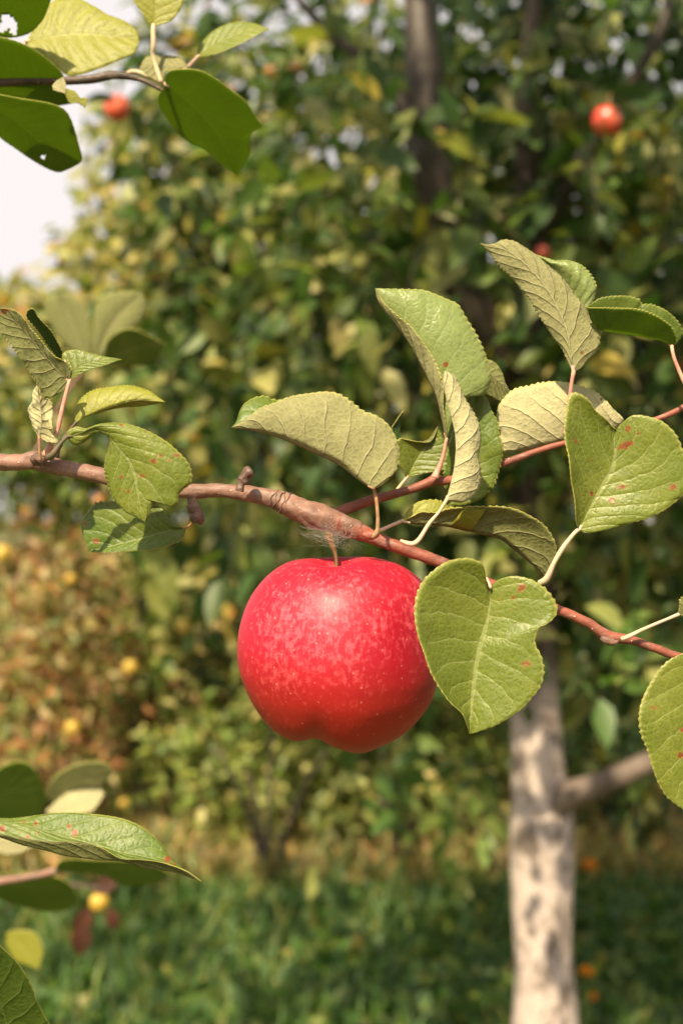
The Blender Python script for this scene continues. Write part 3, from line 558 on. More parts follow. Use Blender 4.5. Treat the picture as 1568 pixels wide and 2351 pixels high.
# ------------------------------------------------------------------ lower left branch
LB = empty('apple_branch', P(0, 2020, .62), 'low twig at the lower left with one sharp long leaf above soft broad leaves', 'branch')
Y = lambda *a, **k: leaf(LB, *a, **k)
p_, r_ = pt(7, [(-200, 950, 26), (0, 930, 24), (250, 890, 22), (340, 870, 24), (500, 855, 15), (700, 855, 10), (900, 872, 6), (1010, 884, 2)], 1.12)
tube('stem', p_, r_, BARK, LB, 12, 60, .08)
v1 = Y(7, [(-120, 550), (-50, 540), (100, 538), (250, 520), (400, 505), (600, 515), (780, 550), (900, 610), (1000, 700), (1060, 780), (1150, 860), (1250, 930)],
  [(-120, 560), (0, 562), (150, 582), (300, 628), (460, 672), (620, 715), (760, 755), (900, 780), (1050, 825), (1250, 930)],
  [(-120, 620), (0, 640), (150, 668), (300, 684), (480, 690), (620, 718), (750, 790), (880, 797), (1000, 812), (1150, 862), (1250, 930)],
  D0=.51, dA=24, dB=-14, ty=-.2, top='g', teeth=36, amp=1.0, seed=41, spots=[(225, 573, 18), (238, 630, 11), (430, 590, 18), (465, 628, 26), (20, 605, 24), (150, 562, 11), (175, 655, 16), (1040, 795, 26), (1080, 825, 12)], label='sharp long green leaf with rust spots at the lower left')
leaf(v1, 7, [(-120, 640), (0, 655), (150, 705), (300, 742), (420, 775), (600, 795), (760, 808), (900, 850), (1000, 862), (1100, 880), (1200, 912), (1250, 930)],
  [(-120, 622), (0, 641), (150, 669), (300, 685), (480, 691), (620, 719), (750, 791), (880, 798), (1000, 813), (1150, 863), (1250, 930)],
  [(-120, 624), (0, 645), (150, 673), (300, 690), (480, 696), (620, 724), (750, 794), (880, 802), (1000, 817), (1150, 866), (1250, 930)],
  D0=.508, dA=14, dB=8, ty=.2, face='under', und='o', teeth=36, amp=.6, seed=42, name='leaf_edge')
Y(7, [(-100, 480), (-60, 300), (50, 200), (160, 190), (240, 270), (285, 400), (270, 500)], [(-100, 480), (50, 380), (160, 380), (270, 500)], [(-100, 500), (50, 560), (180, 560), (270, 500)], D0=1.15, ty=.8, face='under', top='t', und='d', teeth=18, seed=43)
Y(7, [(270, 480), (290, 380), (350, 280), (480, 205), (640, 190), (700, 250), (640, 330)], [(270, 480), (380, 400), (500, 310), (640, 330)], [(270, 490), (350, 470), (420, 400), (500, 345), (640, 330)], D0=1.15, ty=.6, face='under', und='o', teeth=18, seed=44)
Y(7, [(290, 490), (380, 420), (450, 360), (520, 350), (600, 350), (650, 385)], [(290, 500), (440, 450), (560, 420), (650, 385)], [(290, 510), (420, 520), (560, 500), (600, 460), (650, 385)], D0=1.15, ty=-.3, face='under', und='c', teeth=14, seed=45)
Y(7, [(340, 870), (380, 800), (500, 790), (700, 800), (900, 810), (1060, 880)], [(340, 870), (500, 850), (700, 855), (900, 870), (1060, 880)], [(340, 870), (450, 870), (640, 890), (750, 945), (920, 950), (1060, 880)], D0=1.1, ty=1.0, face='under', top='t', und='d', teeth=14, seed=46)
Y(7, [(-60, 900), (100, 880), (300, 890), (420, 940), (500, 1040)], [(-60, 950), (100, 960), (300, 980), (500, 1040)], [(-60, 1000), (60, 1060), (250, 1110), (400, 1110), (500, 1040)], D0=1.15, ty=1.0, face='under', top='t', und='d', teeth=14, seed=47)
Y(7, [(-60, 640), (0, 650), (100, 690), (200, 715)], [(-60, 680), (60, 710), (200, 715)], [(-60, 740), (40, 760), (120, 755), (200, 715)], D0=.95, face='under', und='c', teeth=10, seed=48)
Y(7, [(40, 1250), (140, 1235), (220, 1260), (265, 1350), (240, 1480)], [(40, 1280), (130, 1330), (190, 1400), (240, 1480)], [(40, 1320), (100, 1420), (160, 1440), (240, 1480)], D0=1.25, top='y', teeth=12, seed=49)
Y(7, [(60, 2150), (340, 2050), (322, 1850), (290, 1780), (240, 1680), (190, 1560), (130, 1460), (60, 1380), (-30, 1300)], [(60, 2150), (60, 1900), (0, 1650), (-70, 1450), (-30, 1300)], [(60, 2150), (-150, 2000), (-220, 1700), (-180, 1450), (-30, 1300)], D0=.50, ty=.6, face='under', top='t', und='d', teeth=30, amp=1.0, seed=50, bulge=(4, 4), label='dark olive leaf back in the bottom left corner')

# ------------------------------------------------------------------ soft yellow leaves behind the left cluster
YB = empty('apple_branch', P(100, 880, .85), 'twig with two broad pale yellow leaves out of focus behind the left leaf cluster', 'branch')
p_, r_ = pt(0, [(-150, 1062, 7), (0, 1062, 6), (70, 1050, 5), (120, 960, 4), (170, 880, 3.5), (212, 832, 3), (240, 826, 2)], .98); tube('stem', p_, r_, BARK, YB, 8, 40, .05)
Z = lambda *a, **k: leaf(YB, *a, **k)
Z(0, [(205, 830), (150, 790), (115, 740), (105, 690), (140, 675)], [(205, 830), (175, 760), (140, 675)], [(205, 830), (215, 780), (205, 720), (170, 680), (140, 675)], D0=1.08, bulge=(6, 6), face='under', und='o', teeth=10, seed=51, amp=1)
Z(0, [(218, 830), (215, 760), (225, 700), (260, 672), (325, 670)], [(218, 830), (250, 760), (325, 670)], [(218, 830), (270, 790), (320, 740), (335, 700), (325, 670)], D0=1.08, bulge=(6, 6), face='under', und='o', teeth=10, seed=52, amp=1)
Z(0, [(240, 830), (250, 780), (300, 755), (380, 790)], [(240, 830), (310, 800), (380, 790)], [(240, 830), (300, 840), (350, 830), (380, 790)], D0=1.0, face='top', top='g', teeth=10, seed=53, amp=1, ty=.8)

# ================================================================== background
def bg_leaf_mat(name, rough=.5, tw=.32):
    m, nt = new_mat(name); b = NB(nt); at = b.n('ShaderNodeAttribute'); at.attribute_name = 'tint'
    ob = b.n('ShaderNodeTexCoord').outputs['Object']
    c = b.mix(b.math('MULTIPLY', b.noise(ob, 60, 2), .5), at.outputs['Color'], (.06, .09, .02))
    tc = b.mix(1.0, at.outputs['Color'], (1.6, 1.9, .7), 'MULTIPLY')
    b.bsdf(c, rough, spec=.4, trans=tc, tw=tw); return m
BGL = bg_leaf_mat('orchard_foliage')
# leaf template: 5 rows x 3 columns, folded and drooping, unit length
def template(wid=.47, fold=.14, droop=.22, rows=5):
    t = np.linspace(0, 1, rows); wd = wid * .5 * np.sin(np.pi * t ** .8) ** .8; wd[0] = wd[-1] = .004
    V = []
    for k in range(rows):
        z = -droop * t[k] ** 2
        V += [(-wd[k], t[k], z + fold * wd[k] * 2), (0, t[k], z), (wd[k], t[k], z + fold * wd[k] * 2)]
    F = [(3 * i + j, 3 * i + j + 1, 3 * i + j + 4, 3 * i + j + 3) for i in range(rows - 1) for j in (0, 1)]
    return np.array(V), np.array(F)
TL = template()
def scatter(pos, dirs, nrm, size, tint, tpl=TL):
    """one array of leaves: pos (n,3), dirs = leaf axis, nrm = rough upper normal"""
    tv, tf = tpl; n = len(pos)
    y = dirs / (np.linalg.norm(dirs, axis=1)[:, None] + 1e-9); x = np.cross(y, nrm); x /= np.linalg.norm(x, axis=1)[:, None] + 1e-9; z = np.cross(x, y)
    V = pos[:, None, :] + size[:, None, None] * (tv[None, :, 0:1] * x[:, None] + tv[None, :, 1:2] * y[:, None] + tv[None, :, 2:3] * z[:, None])
    F = tf[None] + (np.arange(n) * len(tv))[:, None, None]
    Cc = np.repeat(np.concatenate([tint, np.ones((n, 1))], 1)[:, None], len(tv), 1)
    return V.reshape(-1, 3), F.reshape(-1, 4), Cc.reshape(-1, 4)
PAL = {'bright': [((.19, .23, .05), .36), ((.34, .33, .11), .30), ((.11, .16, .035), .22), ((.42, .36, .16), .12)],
       'sunnyleaf': [((.20, .22, .06), .5), ((.32, .28, .10), .3), ((.10, .14, .03), .2)],
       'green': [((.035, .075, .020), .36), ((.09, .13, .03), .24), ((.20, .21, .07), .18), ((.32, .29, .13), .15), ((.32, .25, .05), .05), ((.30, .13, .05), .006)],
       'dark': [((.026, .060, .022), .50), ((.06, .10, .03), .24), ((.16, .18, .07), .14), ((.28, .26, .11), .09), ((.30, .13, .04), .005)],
       'yellow': [((.12, .14, .03), .26), ((.30, .27, .08), .3), ((.42, .34, .15), .30), ((.06, .10, .025), .1), ((.38, .17, .06), .04)],
       'rust': [((.20, .075, .03), .26), ((.34, .14, .07), .24), ((.28, .23, .09), .20), ((.11, .14, .04), .14), ((.46, .34, .19), .16)],
       'dry': [((.42, .31, .15), .45), ((.30, .25, .10), .28), ((.15, .17, .05), .15), ((.44, .24, .12), .12)],
       'fresh': [((.07, .13, .03), .34), ((.15, .20, .05), .3), ((.28, .28, .10), .26), ((.04, .08, .02), .10)]}
def pal(name, n, r):
    cs = np.array([c for c, _ in PAL[name]]); pr = np.array([p for _, p in PAL[name]]); c = cs[r.choice(len(cs), n, p=pr / pr.sum())]
    return np.clip(c * np.array([1.05, 1.04, .84]) * r.uniform(.7, 1.35, (n, 1)) * r.uniform(.92, 1.08, (n, 3)), .005, .6)
def blob(px, py, D, rx, ry, rd, n, palette='green', leafsize=.062, per=8):
    c = np.array(P(px, py, D)); return dict(c=c, r=np.array([rx * K * D, rd, ry * K * D]), n=n, pal=palette, ls=leafsize, per=per)
def foliage(blobs, seed, keep=None):
    r = np.random.default_rng(seed); VV, FF, CC = [], [], []; off = 0; TW = []
    for bl in blobs:
        nt_ = max(1, bl['n'] // bl['per']); d = r.normal(size=(nt_, 3)); d /= np.linalg.norm(d, axis=1)[:, None]
        rad = r.uniform(.15, 1, nt_) ** .45; org = bl['c'] + d * rad[:, None] * bl['r']
        ax = d * .6 + r.normal(size=(nt_, 3)) * .55 + np.array([0, 0, -.15]); ax /= np.linalg.norm(ax, axis=1)[:, None]
        ln = bl['ls'] * r.uniform(2.2, 4.5, nt_); sag = r.uniform(.1, .5, nt_)
        for k in range(bl['per']):
            t = (k + .5) / bl['per']; p = org + ax * (ln * t)[:, None] + np.array([0, 0, -1.]) * (ln * sag * t * t)[:, None]
            dr = ax * .5 + r.normal(size=(nt_, 3)) * .6 + np.array([0, -.1, -.25]); nm = np.array([-.1, -.45, .75]) + r.normal(size=(nt_, 3)) * .55
            tin = pal(bl['pal'], nt_, r); ok = np.ones(nt_, bool)
            if keep is not None: ok = keep(p)
            if not ok.any(): continue
            V, F, C = scatter(p[ok], dr[ok], nm[ok], (bl['ls'] * r.uniform(.6, 1.25, nt_))[ok], tin[ok]); VV.append(V); FF.append(F + off); CC.append(C); off += len(V)
        for q in range(nt_):                                                   # twigs
            if r.random() > .5: continue
            a = org[q]; e = a + ax[q] * ln[q] + np.array([0, 0, -ln[q] * sag[q]]); mid_ = a + ax[q] * ln[q] * .5
            if keep is not None and not keep(np.array([a, e])).all(): continue
            v_, f_ = tube_arrays([a, mid_, e], [.0022, .0016, .0009], 4); VV.append(v_); FF.append(np.array(f_) + off); CC.append(np.tile([.09, .06, .04, 1.], (len(v_), 1))); off += len(v_)
    return quads('crown', np.vstack(VV), np.vstack(FF), colors=np.vstack(CC))
def photo_xy(p): return p[:, 0] / p[:, 1] / K + 784, 1175.5 - (p[:, 2] - CAM_Z) / p[:, 1] / K
# the open sky at the left: crowns end on this slope
def skyline(p, soft=18):
    x, y = photo_xy(p); lim = np.interp(x, [-200, 0, 60, 120, 165, 190, 215, 250, 300, 420], [700, 660, 640, 560, 470, 380, 260, 190, 60, -300])
    return y > lim + soft * np.sin(x * .09) + soft * np.sin(x * .031 + p[:, 1] * 9)
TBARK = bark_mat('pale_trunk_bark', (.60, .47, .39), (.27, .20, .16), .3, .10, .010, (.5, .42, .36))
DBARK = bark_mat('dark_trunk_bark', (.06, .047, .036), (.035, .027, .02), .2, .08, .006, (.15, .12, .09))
LBARK = bark_mat('limb_bark', (.19, .145, .115), (.09, .068, .052), .15, .12, .008, (.3, .25, .2))
def tree(name, base, label, limbs, blobs, seed, bark, keep=None, group=None, cat='tree'):
    o = empty(name, base, label, cat, group)
    for k, (nm, pts, rad) in enumerate(limbs):
        tube(nm, pts, rad, bark if nm == 'trunk' else (LBARK if (k == 1 and bark is PALE_SHADE_BARK) else DBARK), o, 18 if nm == 'trunk' else 10, 50 if nm == 'trunk' else 24, .09, seed + k, 1.3)  # dark bark on the upper limbs carries their shade in its colour
    link('crown', foliage(blobs, seed, keep), o, [BGL]); return o
def ground_pt(p): return Vector((p[0], p[1], 0))
m, nt = new_mat('pale_bark_shade_above'); b = NB(nt); ob = b.n('ShaderNodeTexCoord').outputs['Object']; sz = b.n('ShaderNodeSeparateXYZ'); nt.links.new(ob, sz.inputs[0])
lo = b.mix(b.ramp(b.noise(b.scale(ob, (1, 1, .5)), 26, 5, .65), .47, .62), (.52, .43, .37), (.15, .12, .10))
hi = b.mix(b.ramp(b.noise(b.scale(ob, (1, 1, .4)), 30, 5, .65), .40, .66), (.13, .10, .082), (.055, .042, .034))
edge = b.math('ADD', sz.outputs[2], b.math('MULTIPLY', b.math('SUBTRACT', b.noise(ob, 7, 4), .5), .7))  # shade of the upper trunk painted in: bark colour darkens with height
nb = b.noise(b.scale(ob, (1, 1, .35)), 60, 5, .7); b.bsdf(b.mix(b.ramp(edge, .92, 1.15), lo, hi), .85, b.bump(nb, .012, .9), spec=.15); PALE_SHADE_BARK = m
# --- tree with the pale trunk
D1 = 3.0
t1 = [Vector((P(1250, 2351, D1).x, D1, -.02))] + [P(x, y, D1) for x, y in [(1252, 2351), (1246, 2200), (1244, 2050), (1243, 1900), (1236, 1800), (1230, 1700), (1226, 1600), (1222, 1350), (1212, 1000), (1206, 700), (1205, 450), (1215, 150), (1240, -200)]]
r1 = [.10] + [x * K * D1 for x in (75, 70, 74, 72, 63, 58, 57, 50, 42, 34, 27, 22, 14)]
PG = 'orchard trees behind the hanging apple'
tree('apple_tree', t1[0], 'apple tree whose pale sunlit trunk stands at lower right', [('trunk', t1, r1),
     ('limb', [P(1250, 1870, D1), P(1300, 1830, D1 - .05), P(1390, 1795, D1 - .12), P(1480, 1755, D1 - .16), P(1620, 1690, D1 - .2), P(1800, 1500, D1 - .2)], [x * K * D1 for x in (44, 33, 27, 24, 20, 10)]),
     ('limb', [P(1222, 1350, D1), P(1320, 1150, D1 + .1), P(1450, 900, D1 + .1), P(1600, 500, D1)], [.03, .024, .018, .01]),
     ('limb', [P(1210, 1000, D1), P(1110, 760, D1 - .15), P(1010, 520, D1 - .25), P(985, 300, D1 - .3), P(965, 60, D1 - .3), P(950, -150, D1 - .3)], [.036, .04, .04, .038, .032, .02]),
     ('limb', [P(985, 330, D1 - .3), P(880, 180, D1 - .3), P(740, 60, D1 - .3), P(640, -60, D1 - .3)], [.02, .014, .010, .006]),
     ('limb', [P(1206, 600, D1), P(1330, 380, D1 - .1), P(1500, 100, D1 - .2), P(1560, -100, D1 - .2)], [.02, .016, .012, .006])],
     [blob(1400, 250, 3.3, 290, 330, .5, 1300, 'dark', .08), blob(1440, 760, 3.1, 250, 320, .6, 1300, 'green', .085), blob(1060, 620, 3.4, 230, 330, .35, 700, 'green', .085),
      blob(1060, 1050, 3.3, 260, 280, .4, 800, 'green', .085), blob(1440, 1260, 3.3, 230, 260, .35, 800, 'green', .085), blob(1440, 1490, 2.5, 110, 70, .12, 60, 'fresh', .07), blob(1010, 1760, 3.3, 130, 110, .2, 110, 'fresh', .075), blob(1060, 20, 3.3, 260, 160, .4, 380, 'dark', .08),
      blob(1230, 1180, 2.8, 130, 330, .12, 170, 'green', .08), blob(1150, 420, 2.65, 330, 330, .15, 170, 'green', .085), blob(1390, 290, 2.85, 110, 90, .1, 50, 'dark', .07), blob(1375, 325, 2.42, 60, 45, .04, 24, 'green', .06), blob(292, 262, 2.5, 40, 40, .03, 16, 'dark', .06), blob(740, 560, 3.0, 170, 330, .35, 300, 'fresh', .085), blob(640, 1000, 3.0, 200, 260, .35, 260, 'green', .085)],
     101, PALE_SHADE_BARK, skyline, PG)
# --- tree with the dark trunk
D2 = 5.9
t2 = [Vector((P(990, 2000, D2).x, D2, -.02))] + [P(x, y, D2) for x, y in [(985, 1500), (985, 1000), (980, 600), (975, 300), (965, 50), (990, -200)]]
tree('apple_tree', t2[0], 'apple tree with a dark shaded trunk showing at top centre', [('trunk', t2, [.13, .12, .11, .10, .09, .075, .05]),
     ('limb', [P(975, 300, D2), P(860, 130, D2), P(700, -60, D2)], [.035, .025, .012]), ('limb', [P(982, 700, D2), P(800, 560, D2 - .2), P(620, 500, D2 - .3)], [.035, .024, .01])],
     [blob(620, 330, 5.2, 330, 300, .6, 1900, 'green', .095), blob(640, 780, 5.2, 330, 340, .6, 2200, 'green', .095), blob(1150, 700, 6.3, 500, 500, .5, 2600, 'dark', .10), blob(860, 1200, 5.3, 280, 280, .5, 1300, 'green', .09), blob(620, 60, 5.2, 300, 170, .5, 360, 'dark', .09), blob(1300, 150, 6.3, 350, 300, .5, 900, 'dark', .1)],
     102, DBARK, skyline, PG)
# --- yellowing tree at left
D3 = 6.2
t3 = [Vector((P(330, 2000, D3).x, D3, -.02))] + [P(x, y, D3) for x, y in [(335, 1500), (345, 1100), (360, 700), (370, 400)]]
tree('apple_tree', t3[0], 'yellowing apple tree at the left, its crown sloping down from the pale sky', [('trunk', t3, [.05, .045, .04, .03, .015]), ('limb', [P(345, 1050, D3), P(220, 850, D3), P(120, 740, D3)], [.035, .02, .008])],
     [blob(380, 430, 6.2, 170, 210, .5, 1200, 'yellow', .09), blob(330, 800, 6.2, 300, 260, .7, 2133, 'yellow', .09), blob(520, 980, 6.0, 260, 250, .6, 1466, 'green', .09), blob(120, 960, 6.0, 240, 190, .5, 1066, 'green', .09)],
     103, DBARK, skyline, PG)
# --- further trees closing the view
D4 = 9.0
tree('apple_tree', (P(820, 1600, D4).x, D4, 0), 'further green tree seen low between the trunks', [('trunk', [Vector((P(820, 1600, D4).x, D4, -.02)), P(820, 1400, D4), P(830, 1000, D4)], [.11, .09, .05])],
     [blob(840, 1100, 9, 380, 300, 1., 3200, 'green', .09), blob(1150, 1200, 9, 420, 380, 1., 3600, 'dark', .09), blob(1500, 1100, 9, 300, 420, 1., 2600, 'dark', .09), blob(1100, 600, 9.5, 500, 420, 1., 3000, 'dark', .10)], 104, DBARK, skyline, PG)
D5 = 15.0
tree('tree', (P(60, 1300, D5).x, D5, 0), 'distant pale tree below the open sky at the left edge', [('trunk', [Vector((P(60, 1300, D5).x, D5, -.02)), P(60, 1050, D5), P(60, 800, D5)], [.16, .13, .06])],
     [blob(20, 880, 15, 230, 240, 1.5, 4200, 'yellow', .14), blob(260, 950, 15, 260, 260, 1.5, 3200, 'yellow', .14)], 105, DBARK, skyline, PG)
# --- crown overhead, out of which the branch hangs: it shades the grass and the upper trunk
t6 = [Vector((1.9, 1.6, -.02)), Vector((1.85, 1.6, 1.0)), Vector((1.6, 1.6, 2.0)), Vector((1.2, 1.6, 2.9))]
tree('apple_tree', t6[0], 'apple tree overhead whose lowest leaves hang into the top right corner', [('trunk', t6, [.09, .08, .06, .03])],
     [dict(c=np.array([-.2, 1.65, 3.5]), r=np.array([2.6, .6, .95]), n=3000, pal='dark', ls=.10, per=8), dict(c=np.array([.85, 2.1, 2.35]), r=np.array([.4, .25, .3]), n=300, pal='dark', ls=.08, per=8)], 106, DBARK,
     lambda p: photo_xy(p)[1] < np.where(photo_xy(p)[0] > 1350, 120, -30), PG)

# --- shrubs
SG = 'low shrubs between the orchard trees'
def shrub(x, y, D, label, blobs, seed, cat='shrub'):
    b0 = Vector((P(x, y, D).x, D, 0)); o = empty('shrub', b0, label, cat, SG); r = random.Random(seed)
    for k in range(4):
        e = b0 + Vector((r.uniform(-.3, .3), r.uniform(-.1, .1), r.uniform(.4, .8))); tube('stem', [b0 + Vector((r.uniform(-.04, .04), 0, -.02)), b0.lerp(e, .5) + Vector((0, 0, .08)), e], [.011, .008, .004], DBARK, o, 6, 10)
    link('foliage', foliage(blobs, seed), o, [BGL])
shrub(110, 1500, 5.6, 'rust-brown shrub at the left edge below the yellow-green leaf', [blob(90, 1420, 5.6, 200, 250, .35, 1500, 'rust', .055), blob(60, 1640, 5.4, 190, 160, .3, 900, 'rust', .055)], 201)
shrub(300, 1500, 6.4, 'rust and yellow shrub left of the apple', [blob(320, 1590, 6.4, 180, 150, .4, 1000, 'rust', .06), blob(345, 1420, 5.9, 110, 150, .2, 420, 'bright', .065), blob(300, 1700, 6.2, 200, 110, .3, 600, 'bright', .06)], 202)
shrub(450, 1800, 7.0, 'pale green bush below and left of the apple', [blob(430, 1760, 7.0, 190, 90, .35, 900, 'bright', .07)], 203)
shrub(640, 1560, 6.6, 'green bush directly behind the underside of the apple', [blob(620, 1500, 6.6, 170, 190, .35, 900, 'green', .08), blob(740, 1740, 6.2, 170, 110, .3, 600, 'bright', .07)], 204)
shrub(980, 1700, 6.0, 'green bush left of the pale trunk', [blob(990, 1640, 6.0, 170, 190, .3, 900, 'bright', .08), blob(1080, 1480, 6.4, 180, 200, .3, 900, 'green', .08)], 205)
shrub(1430, 1700, 5.6, 'dark bush right of the pale trunk', [blob(1440, 1560, 5.6, 230, 190, .35, 1300, 'dark', .08), blob(1460, 1700, 5.6, 220, 80, .3, 500, 'dark', .07)], 206)

shrub(620, 1720, 5.2, 'light green bush under the apple, in full sun', [blob(560, 1730, 5.6, 230, 100, .3, 1000, 'bright', .06), blob(700, 1800, 5.5, 160, 60, .2, 300, 'sunnyleaf', .06)], 207)
shrub(930, 1740, 5.3, 'light green bush between the apple and the pale trunk', [blob(940, 1740, 5.6, 180, 100, .3, 800, 'bright', .065)], 208)
# --- background apples
m, nt = new_mat('far_apple_red'); b = NB(nt); ob = b.n('ShaderNodeTexCoord').outputs['Object']; b.bsdf(b.mix(b.ramp(b.noise(ob, 25, 3), .4, .7), (.55, .03, .02), (.62, .14, .06)), .35, coat=.2); FR = m
m, nt = new_mat('far_apple_yellow'); b = NB(nt); ob = b.n('ShaderNodeTexCoord').outputs['Object']; b.bsdf(b.mix(b.ramp(b.noise(ob, 25, 3), .4, .7), (.48, .33, .04), (.40, .24, .03)), .4); FY = m
m, nt = new_mat('far_apple_orange'); b = NB(nt); ob = b.n('ShaderNodeTexCoord').outputs['Object']; b.bsdf(b.mix(b.ramp(b.noise(ob, 25, 3), .4, .7), (.42, .12, .03), (.36, .2, .04)), .4); FO = m
def small_apple(name, px, py, D, rpx, mat, label, group):
    c = P(px, py, D); r = rpx * K * D; o = empty(name, c, label, 'apple', group)
    prof = catmull([(0, .62), (.12, .72), (.42, .92), (.8, .66), (1, .08), (.9, -.45), (.6, -.82), (.3, -.93), (.1, -.82), (0, -.76)], 20); V = []
    for i in range(20):
        for j in range(24):
            a = j / 24 * 2 * math.pi; q = prof[i, 0] * r * (1 + .03 * math.cos(5 * a)); V.append((c.x + q * math.cos(a), c.y + q * math.sin(a), c.z + prof[i, 1] * r))
    F = [(i * 24 + j, (i + 1) * 24 + j, (i + 1) * 24 + (j + 1) % 24, i * 24 + (j + 1) % 24) for i in range(19) for j in range(24)]
    link('skin', quads('skin', V, F), o, [mat])
    tube('fruit_stalk', [c + Vector((0, 0, r * .6)), c + Vector((r * .1, 0, r * 1.2)), c + Vector((r * .3, .01, r * 1.9))], [r * .05] * 3, ST_BROWN, o, 6, 8)
G1, G2 = 'red apples in the trees behind', 'yellow and orange fruit in the shrubs behind'
small_apple('red_apple', 268, 248, 2.6, 30, FR, 'blurred red apple at upper left beside the open sky', G1)
small_apple('red_apple', 1392, 278, 2.52, 35, FR, 'blurred red apple at upper right among dark leaves', G1)
small_apple('red_apple', 1245, 580, 2.6, 17, FR, 'small deep red apple behind the tall upper right leaf', G1)
small_apple('red_apple', 1530, 450, 2.7, 14, FR, 'small dim red apple near the right edge under the brighter red one', G1)
small_apple('red_apple', 620, 165, 3.2, 13, FO, 'tiny orange-red apple at top left of centre', G1)
small_apple('red_apple', 680, 158, 3.4, 17, FO, 'tiny peach-coloured apple just right of the orange-red one at the top', G1)
for k, (x, y, D, r, mt, lb) in enumerate([(6, 1272, 4.9, 22, FY, 'yellow fruit cut by the left edge below the branch'), (168, 1672, 5.0, 18, FY, 'bright yellow fruit in the rust-brown shrub at lower left'), (300, 1532, 5.4, 17, FY, 'yellow fruit left of the apple in the rust shrub'),
        (425, 1440, 5.4, 19, FY, 'golden fruit level with the middle of the apple, nearest its left side'), (163, 1330, 5.0, 13, FY, 'small yellow fruit under the shaded lower leaf at left'), (525, 1412, 5.0, 17, FO, 'pale orange fruit touching the left outline of the apple'),
        (284, 1845, 4.6, 12, FY, 'small yellow fruit just above the long sharp leaf at lower left'), (228, 2072, 2.3, 22, FY, 'large yellow fruit below the long sharp leaf at lower left'),
        (228, 1150, 4.9, 13, FO, 'orange fruit showing just above the shaded lower leaf at left')]):
    small_apple('yellow_fruit', x, y, D, r, mt, lb, G2)
# fruiting twig that carries the large yellow fruit, with two browned leaves
DB = empty('fruit_twig', P(150, 2060, 2.0), 'low twig with browned leaves around the large yellow fruit', 'twig')
tube('stem', [P(-150, 2080, 2.0), P(0, 2050, 2.0), P(120, 2030, 2.0), P(240, 2040, 2.0)], [.006, .005, .004, .002], BARK_DARK, DB, 8, 24)
BRN = plain('browned_leaf', (.085, .030, .016), (.05, .022, .014), 40, .7, .001, (.3, .1, .04))
for (x, y, s, dx, dy) in [(205, 2085, .045, -.5, -1), (250, 2085, .035, .3, -.8), (190, 2120, .05, -.1, -1), (215, 2045, .04, .6, .3)]:
    p = np.array([P(x, y, 2.0)]); V, F, C = scatter(p, np.array([[dx, 0, dy]]), np.array([[.2, -1., .2]]), np.array([s]), np.array([[.2, .06, .03]]), template(.6, .2, .3, 9))
    link('leaf', quads('leaf', V, F, colors=C), DB, [BRN])

# --- dandelions
m, nt = new_mat('petal_orange'); b = NB(nt); b.bsdf((.75, .30, .01), .6, trans=(.8, .35, .02), tw=.3); PET = m
GREEN = plain('green_stem', (.08, .14, .03), (.12, .17, .05))
for k, (x, y, D, lb) in enumerate([(1352, 1990, 4.0, 'orange dandelion in the grass right of the pale trunk'), (1345, 2235, 3.6, 'orange dandelion near the foot of the pale trunk at its right'), (1358, 2290, 3.7, 'faint small dandelion below the one by the trunk foot')]):
    c = P(x, y, D); o = empty('dandelion', (c.x, c.y, 0), lb, 'flower', 'dandelions in the grass')
    tube('stem', [Vector((c.x, c.y + .01, .0)), Vector((c.x + .01, c.y, c.z * .5)), c], [.002, .002, .002], GREEN, o, 6, 10)
    r = np.random.default_rng(k); n = 70; a = r.uniform(0, 6.28, n); el = r.uniform(.0, 1.2, n); d = np.stack([np.cos(a) * np.cos(el), np.sin(a) * np.cos(el), np.sin(el)], 1)
    d = d * .5 + np.array([0, -.45, .45]) ; d = d + r.normal(size=(n, 3)) * .1 + np.stack([np.cos(a), 0 * a, np.sin(a)], 1) * .6
    V, F, C = scatter(np.tile(np.array(c), (n, 1)), d, np.tile([0., -1, .6], (n, 1)), np.full(n, (.026, .023, .016)[k]), np.tile([.7, .3, .01], (n, 1)), template(.3, .1, .1, 4))
    link('bloom', quads('bloom', V, F, colors=C), o, [PET])

# ------------------------------------------------------------------ ground
m, nt = new_mat('orchard_soil'); b = NB(nt); ob = b.n('ShaderNodeTexCoord').outputs['Object']
c = b.mix(b.ramp(b.noise(ob, 1.2, 4), .4, .62), (.045, .075, .018), (.20, .155, .075)); c = b.mix(b.math('MULTIPLY', b.noise(ob, 40, 3), .6), c, (.05, .055, .02))
b.bsdf(c, .9, b.bump(b.noise(ob, 25, 4), .04, .8), spec=.1)
gx = np.linspace(-1, 1, 81); gx = np.sign(gx) * np.abs(gx) ** 2.6 * 160; gy = -20 + (np.linspace(0, 1, 121) ** 2.4) * 260; GX, GY = np.meshgrid(gx, gy)
gz = -.02 + .02 * np.sin(GX * 1.3) * np.sin(GY * 1.1); V = np.stack([GX, GY, gz], -1).reshape(-1, 3)
i, j = np.meshgrid(np.arange(120), np.arange(80), indexing='ij'); q = i * 81 + j; F = np.stack([q, q + 1, q + 82, q + 81], -1).reshape(-1, 4)
g = link('ground', quads('ground', V, F), None, [m]); tag(g, kind='structure')
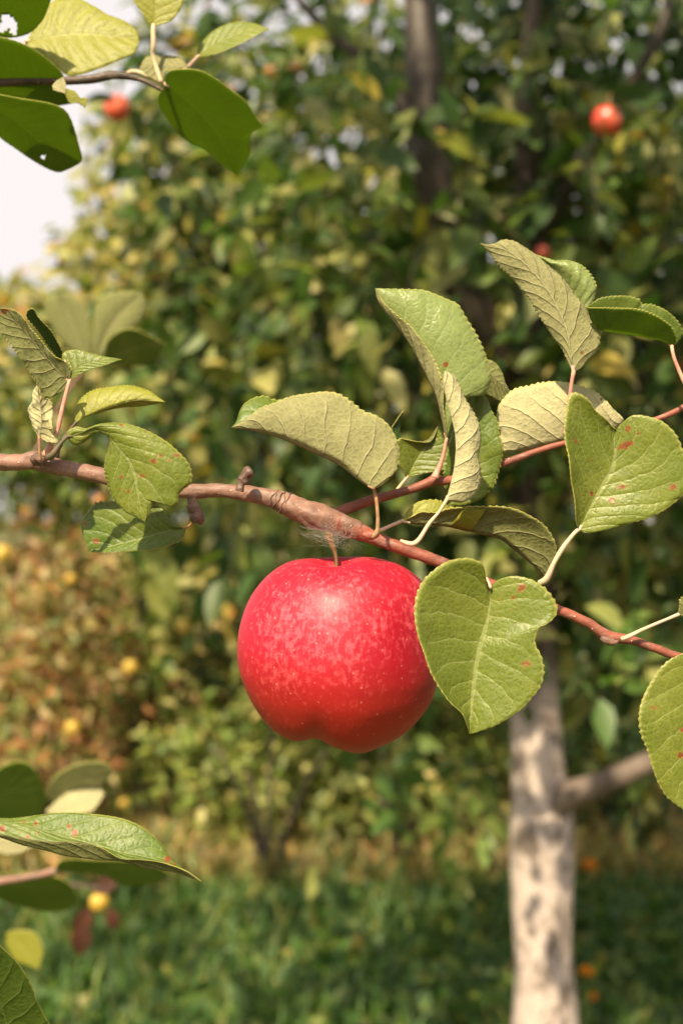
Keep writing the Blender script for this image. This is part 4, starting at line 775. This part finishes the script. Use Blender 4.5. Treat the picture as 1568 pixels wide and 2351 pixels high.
def ground_cover(name, n, xr, yr, hmax, palette, size, tpl, seed, label, up, density=None):
    r = np.random.default_rng(seed); y = yr[0] + (yr[1] - yr[0]) * r.uniform(0, 1, n) ** 1.25; x = r.uniform(-1, 1, n) * (xr * y / yr[1] + .5)
    cl = fbm(np.stack([x * 3, y * 3], 1), seed, 3); z = r.uniform(0, 1, n) * hmax * np.clip(.6 + .45 * cl, .15, 1.3)
    if density is not None:
        k = density(x, y, r); x, y, z = x[k], y[k], z[k]; n = len(x)
    p = np.stack([x, y, z], 1); d = r.normal(size=(n, 3)) * (1 - up) + np.array([0, 0, up * 1.4]); nm = np.array([0, -.3, 1.]) + r.normal(size=(n, 3)) * .5
    V, F, C = scatter(p, d, nm, size * r.uniform(.5, 1.3, n), pal(palette, n, r), tpl)
    o = link(name, quads(name, V, F, colors=C), None, [BGL]); tag(o, label, None, None, 'stuff'); o['category'] = name.replace('_', ' '); return o
PAL['lawn'] = [((.035, .090, .016), .45), ((.065, .135, .024), .3), ((.15, .20, .045), .18), ((.26, .23, .07), .07)]
ground_cover('ground_plants', 64000, 2.6, (3.2, 5.15), .11, 'lawn', .055, template(.7, .1, .2, 4), 301, 'dense dark green clover and weeds covering the shaded ground', .35)
ground_cover('grass', 9000, 3.0, (3.2, 5.4), .05, 'lawn', .13, template(.07, .3, .45, 4), 302, 'green grass blades growing through the weeds', .8)
PAL['sunny'] = [((.16, .18, .04), .4), ((.26, .25, .07), .3), ((.38, .31, .13), .2), ((.09, .13, .03), .1)]
ground_cover('sunny_grass', 26000, 4.0, (6.3, 16), .22, 'sunny', .13, template(.16, .2, .45, 4), 305, 'tall sunlit yellow-green grass and weeds behind the trees', .6)
ground_cover('dry_grass', 16000, 3.6, (5.1, 6.9), .16, 'dry', .12, template(.16, .2, .45, 4), 303, 'sunlit dry tan grass beyond the green weeds', .7)
ground_cover('meadow', 16000, 16, (12, 40), .25, 'dry', .3, template(.3, .2, .45, 4), 304, 'far strip of dry meadow behind the trees', .6)
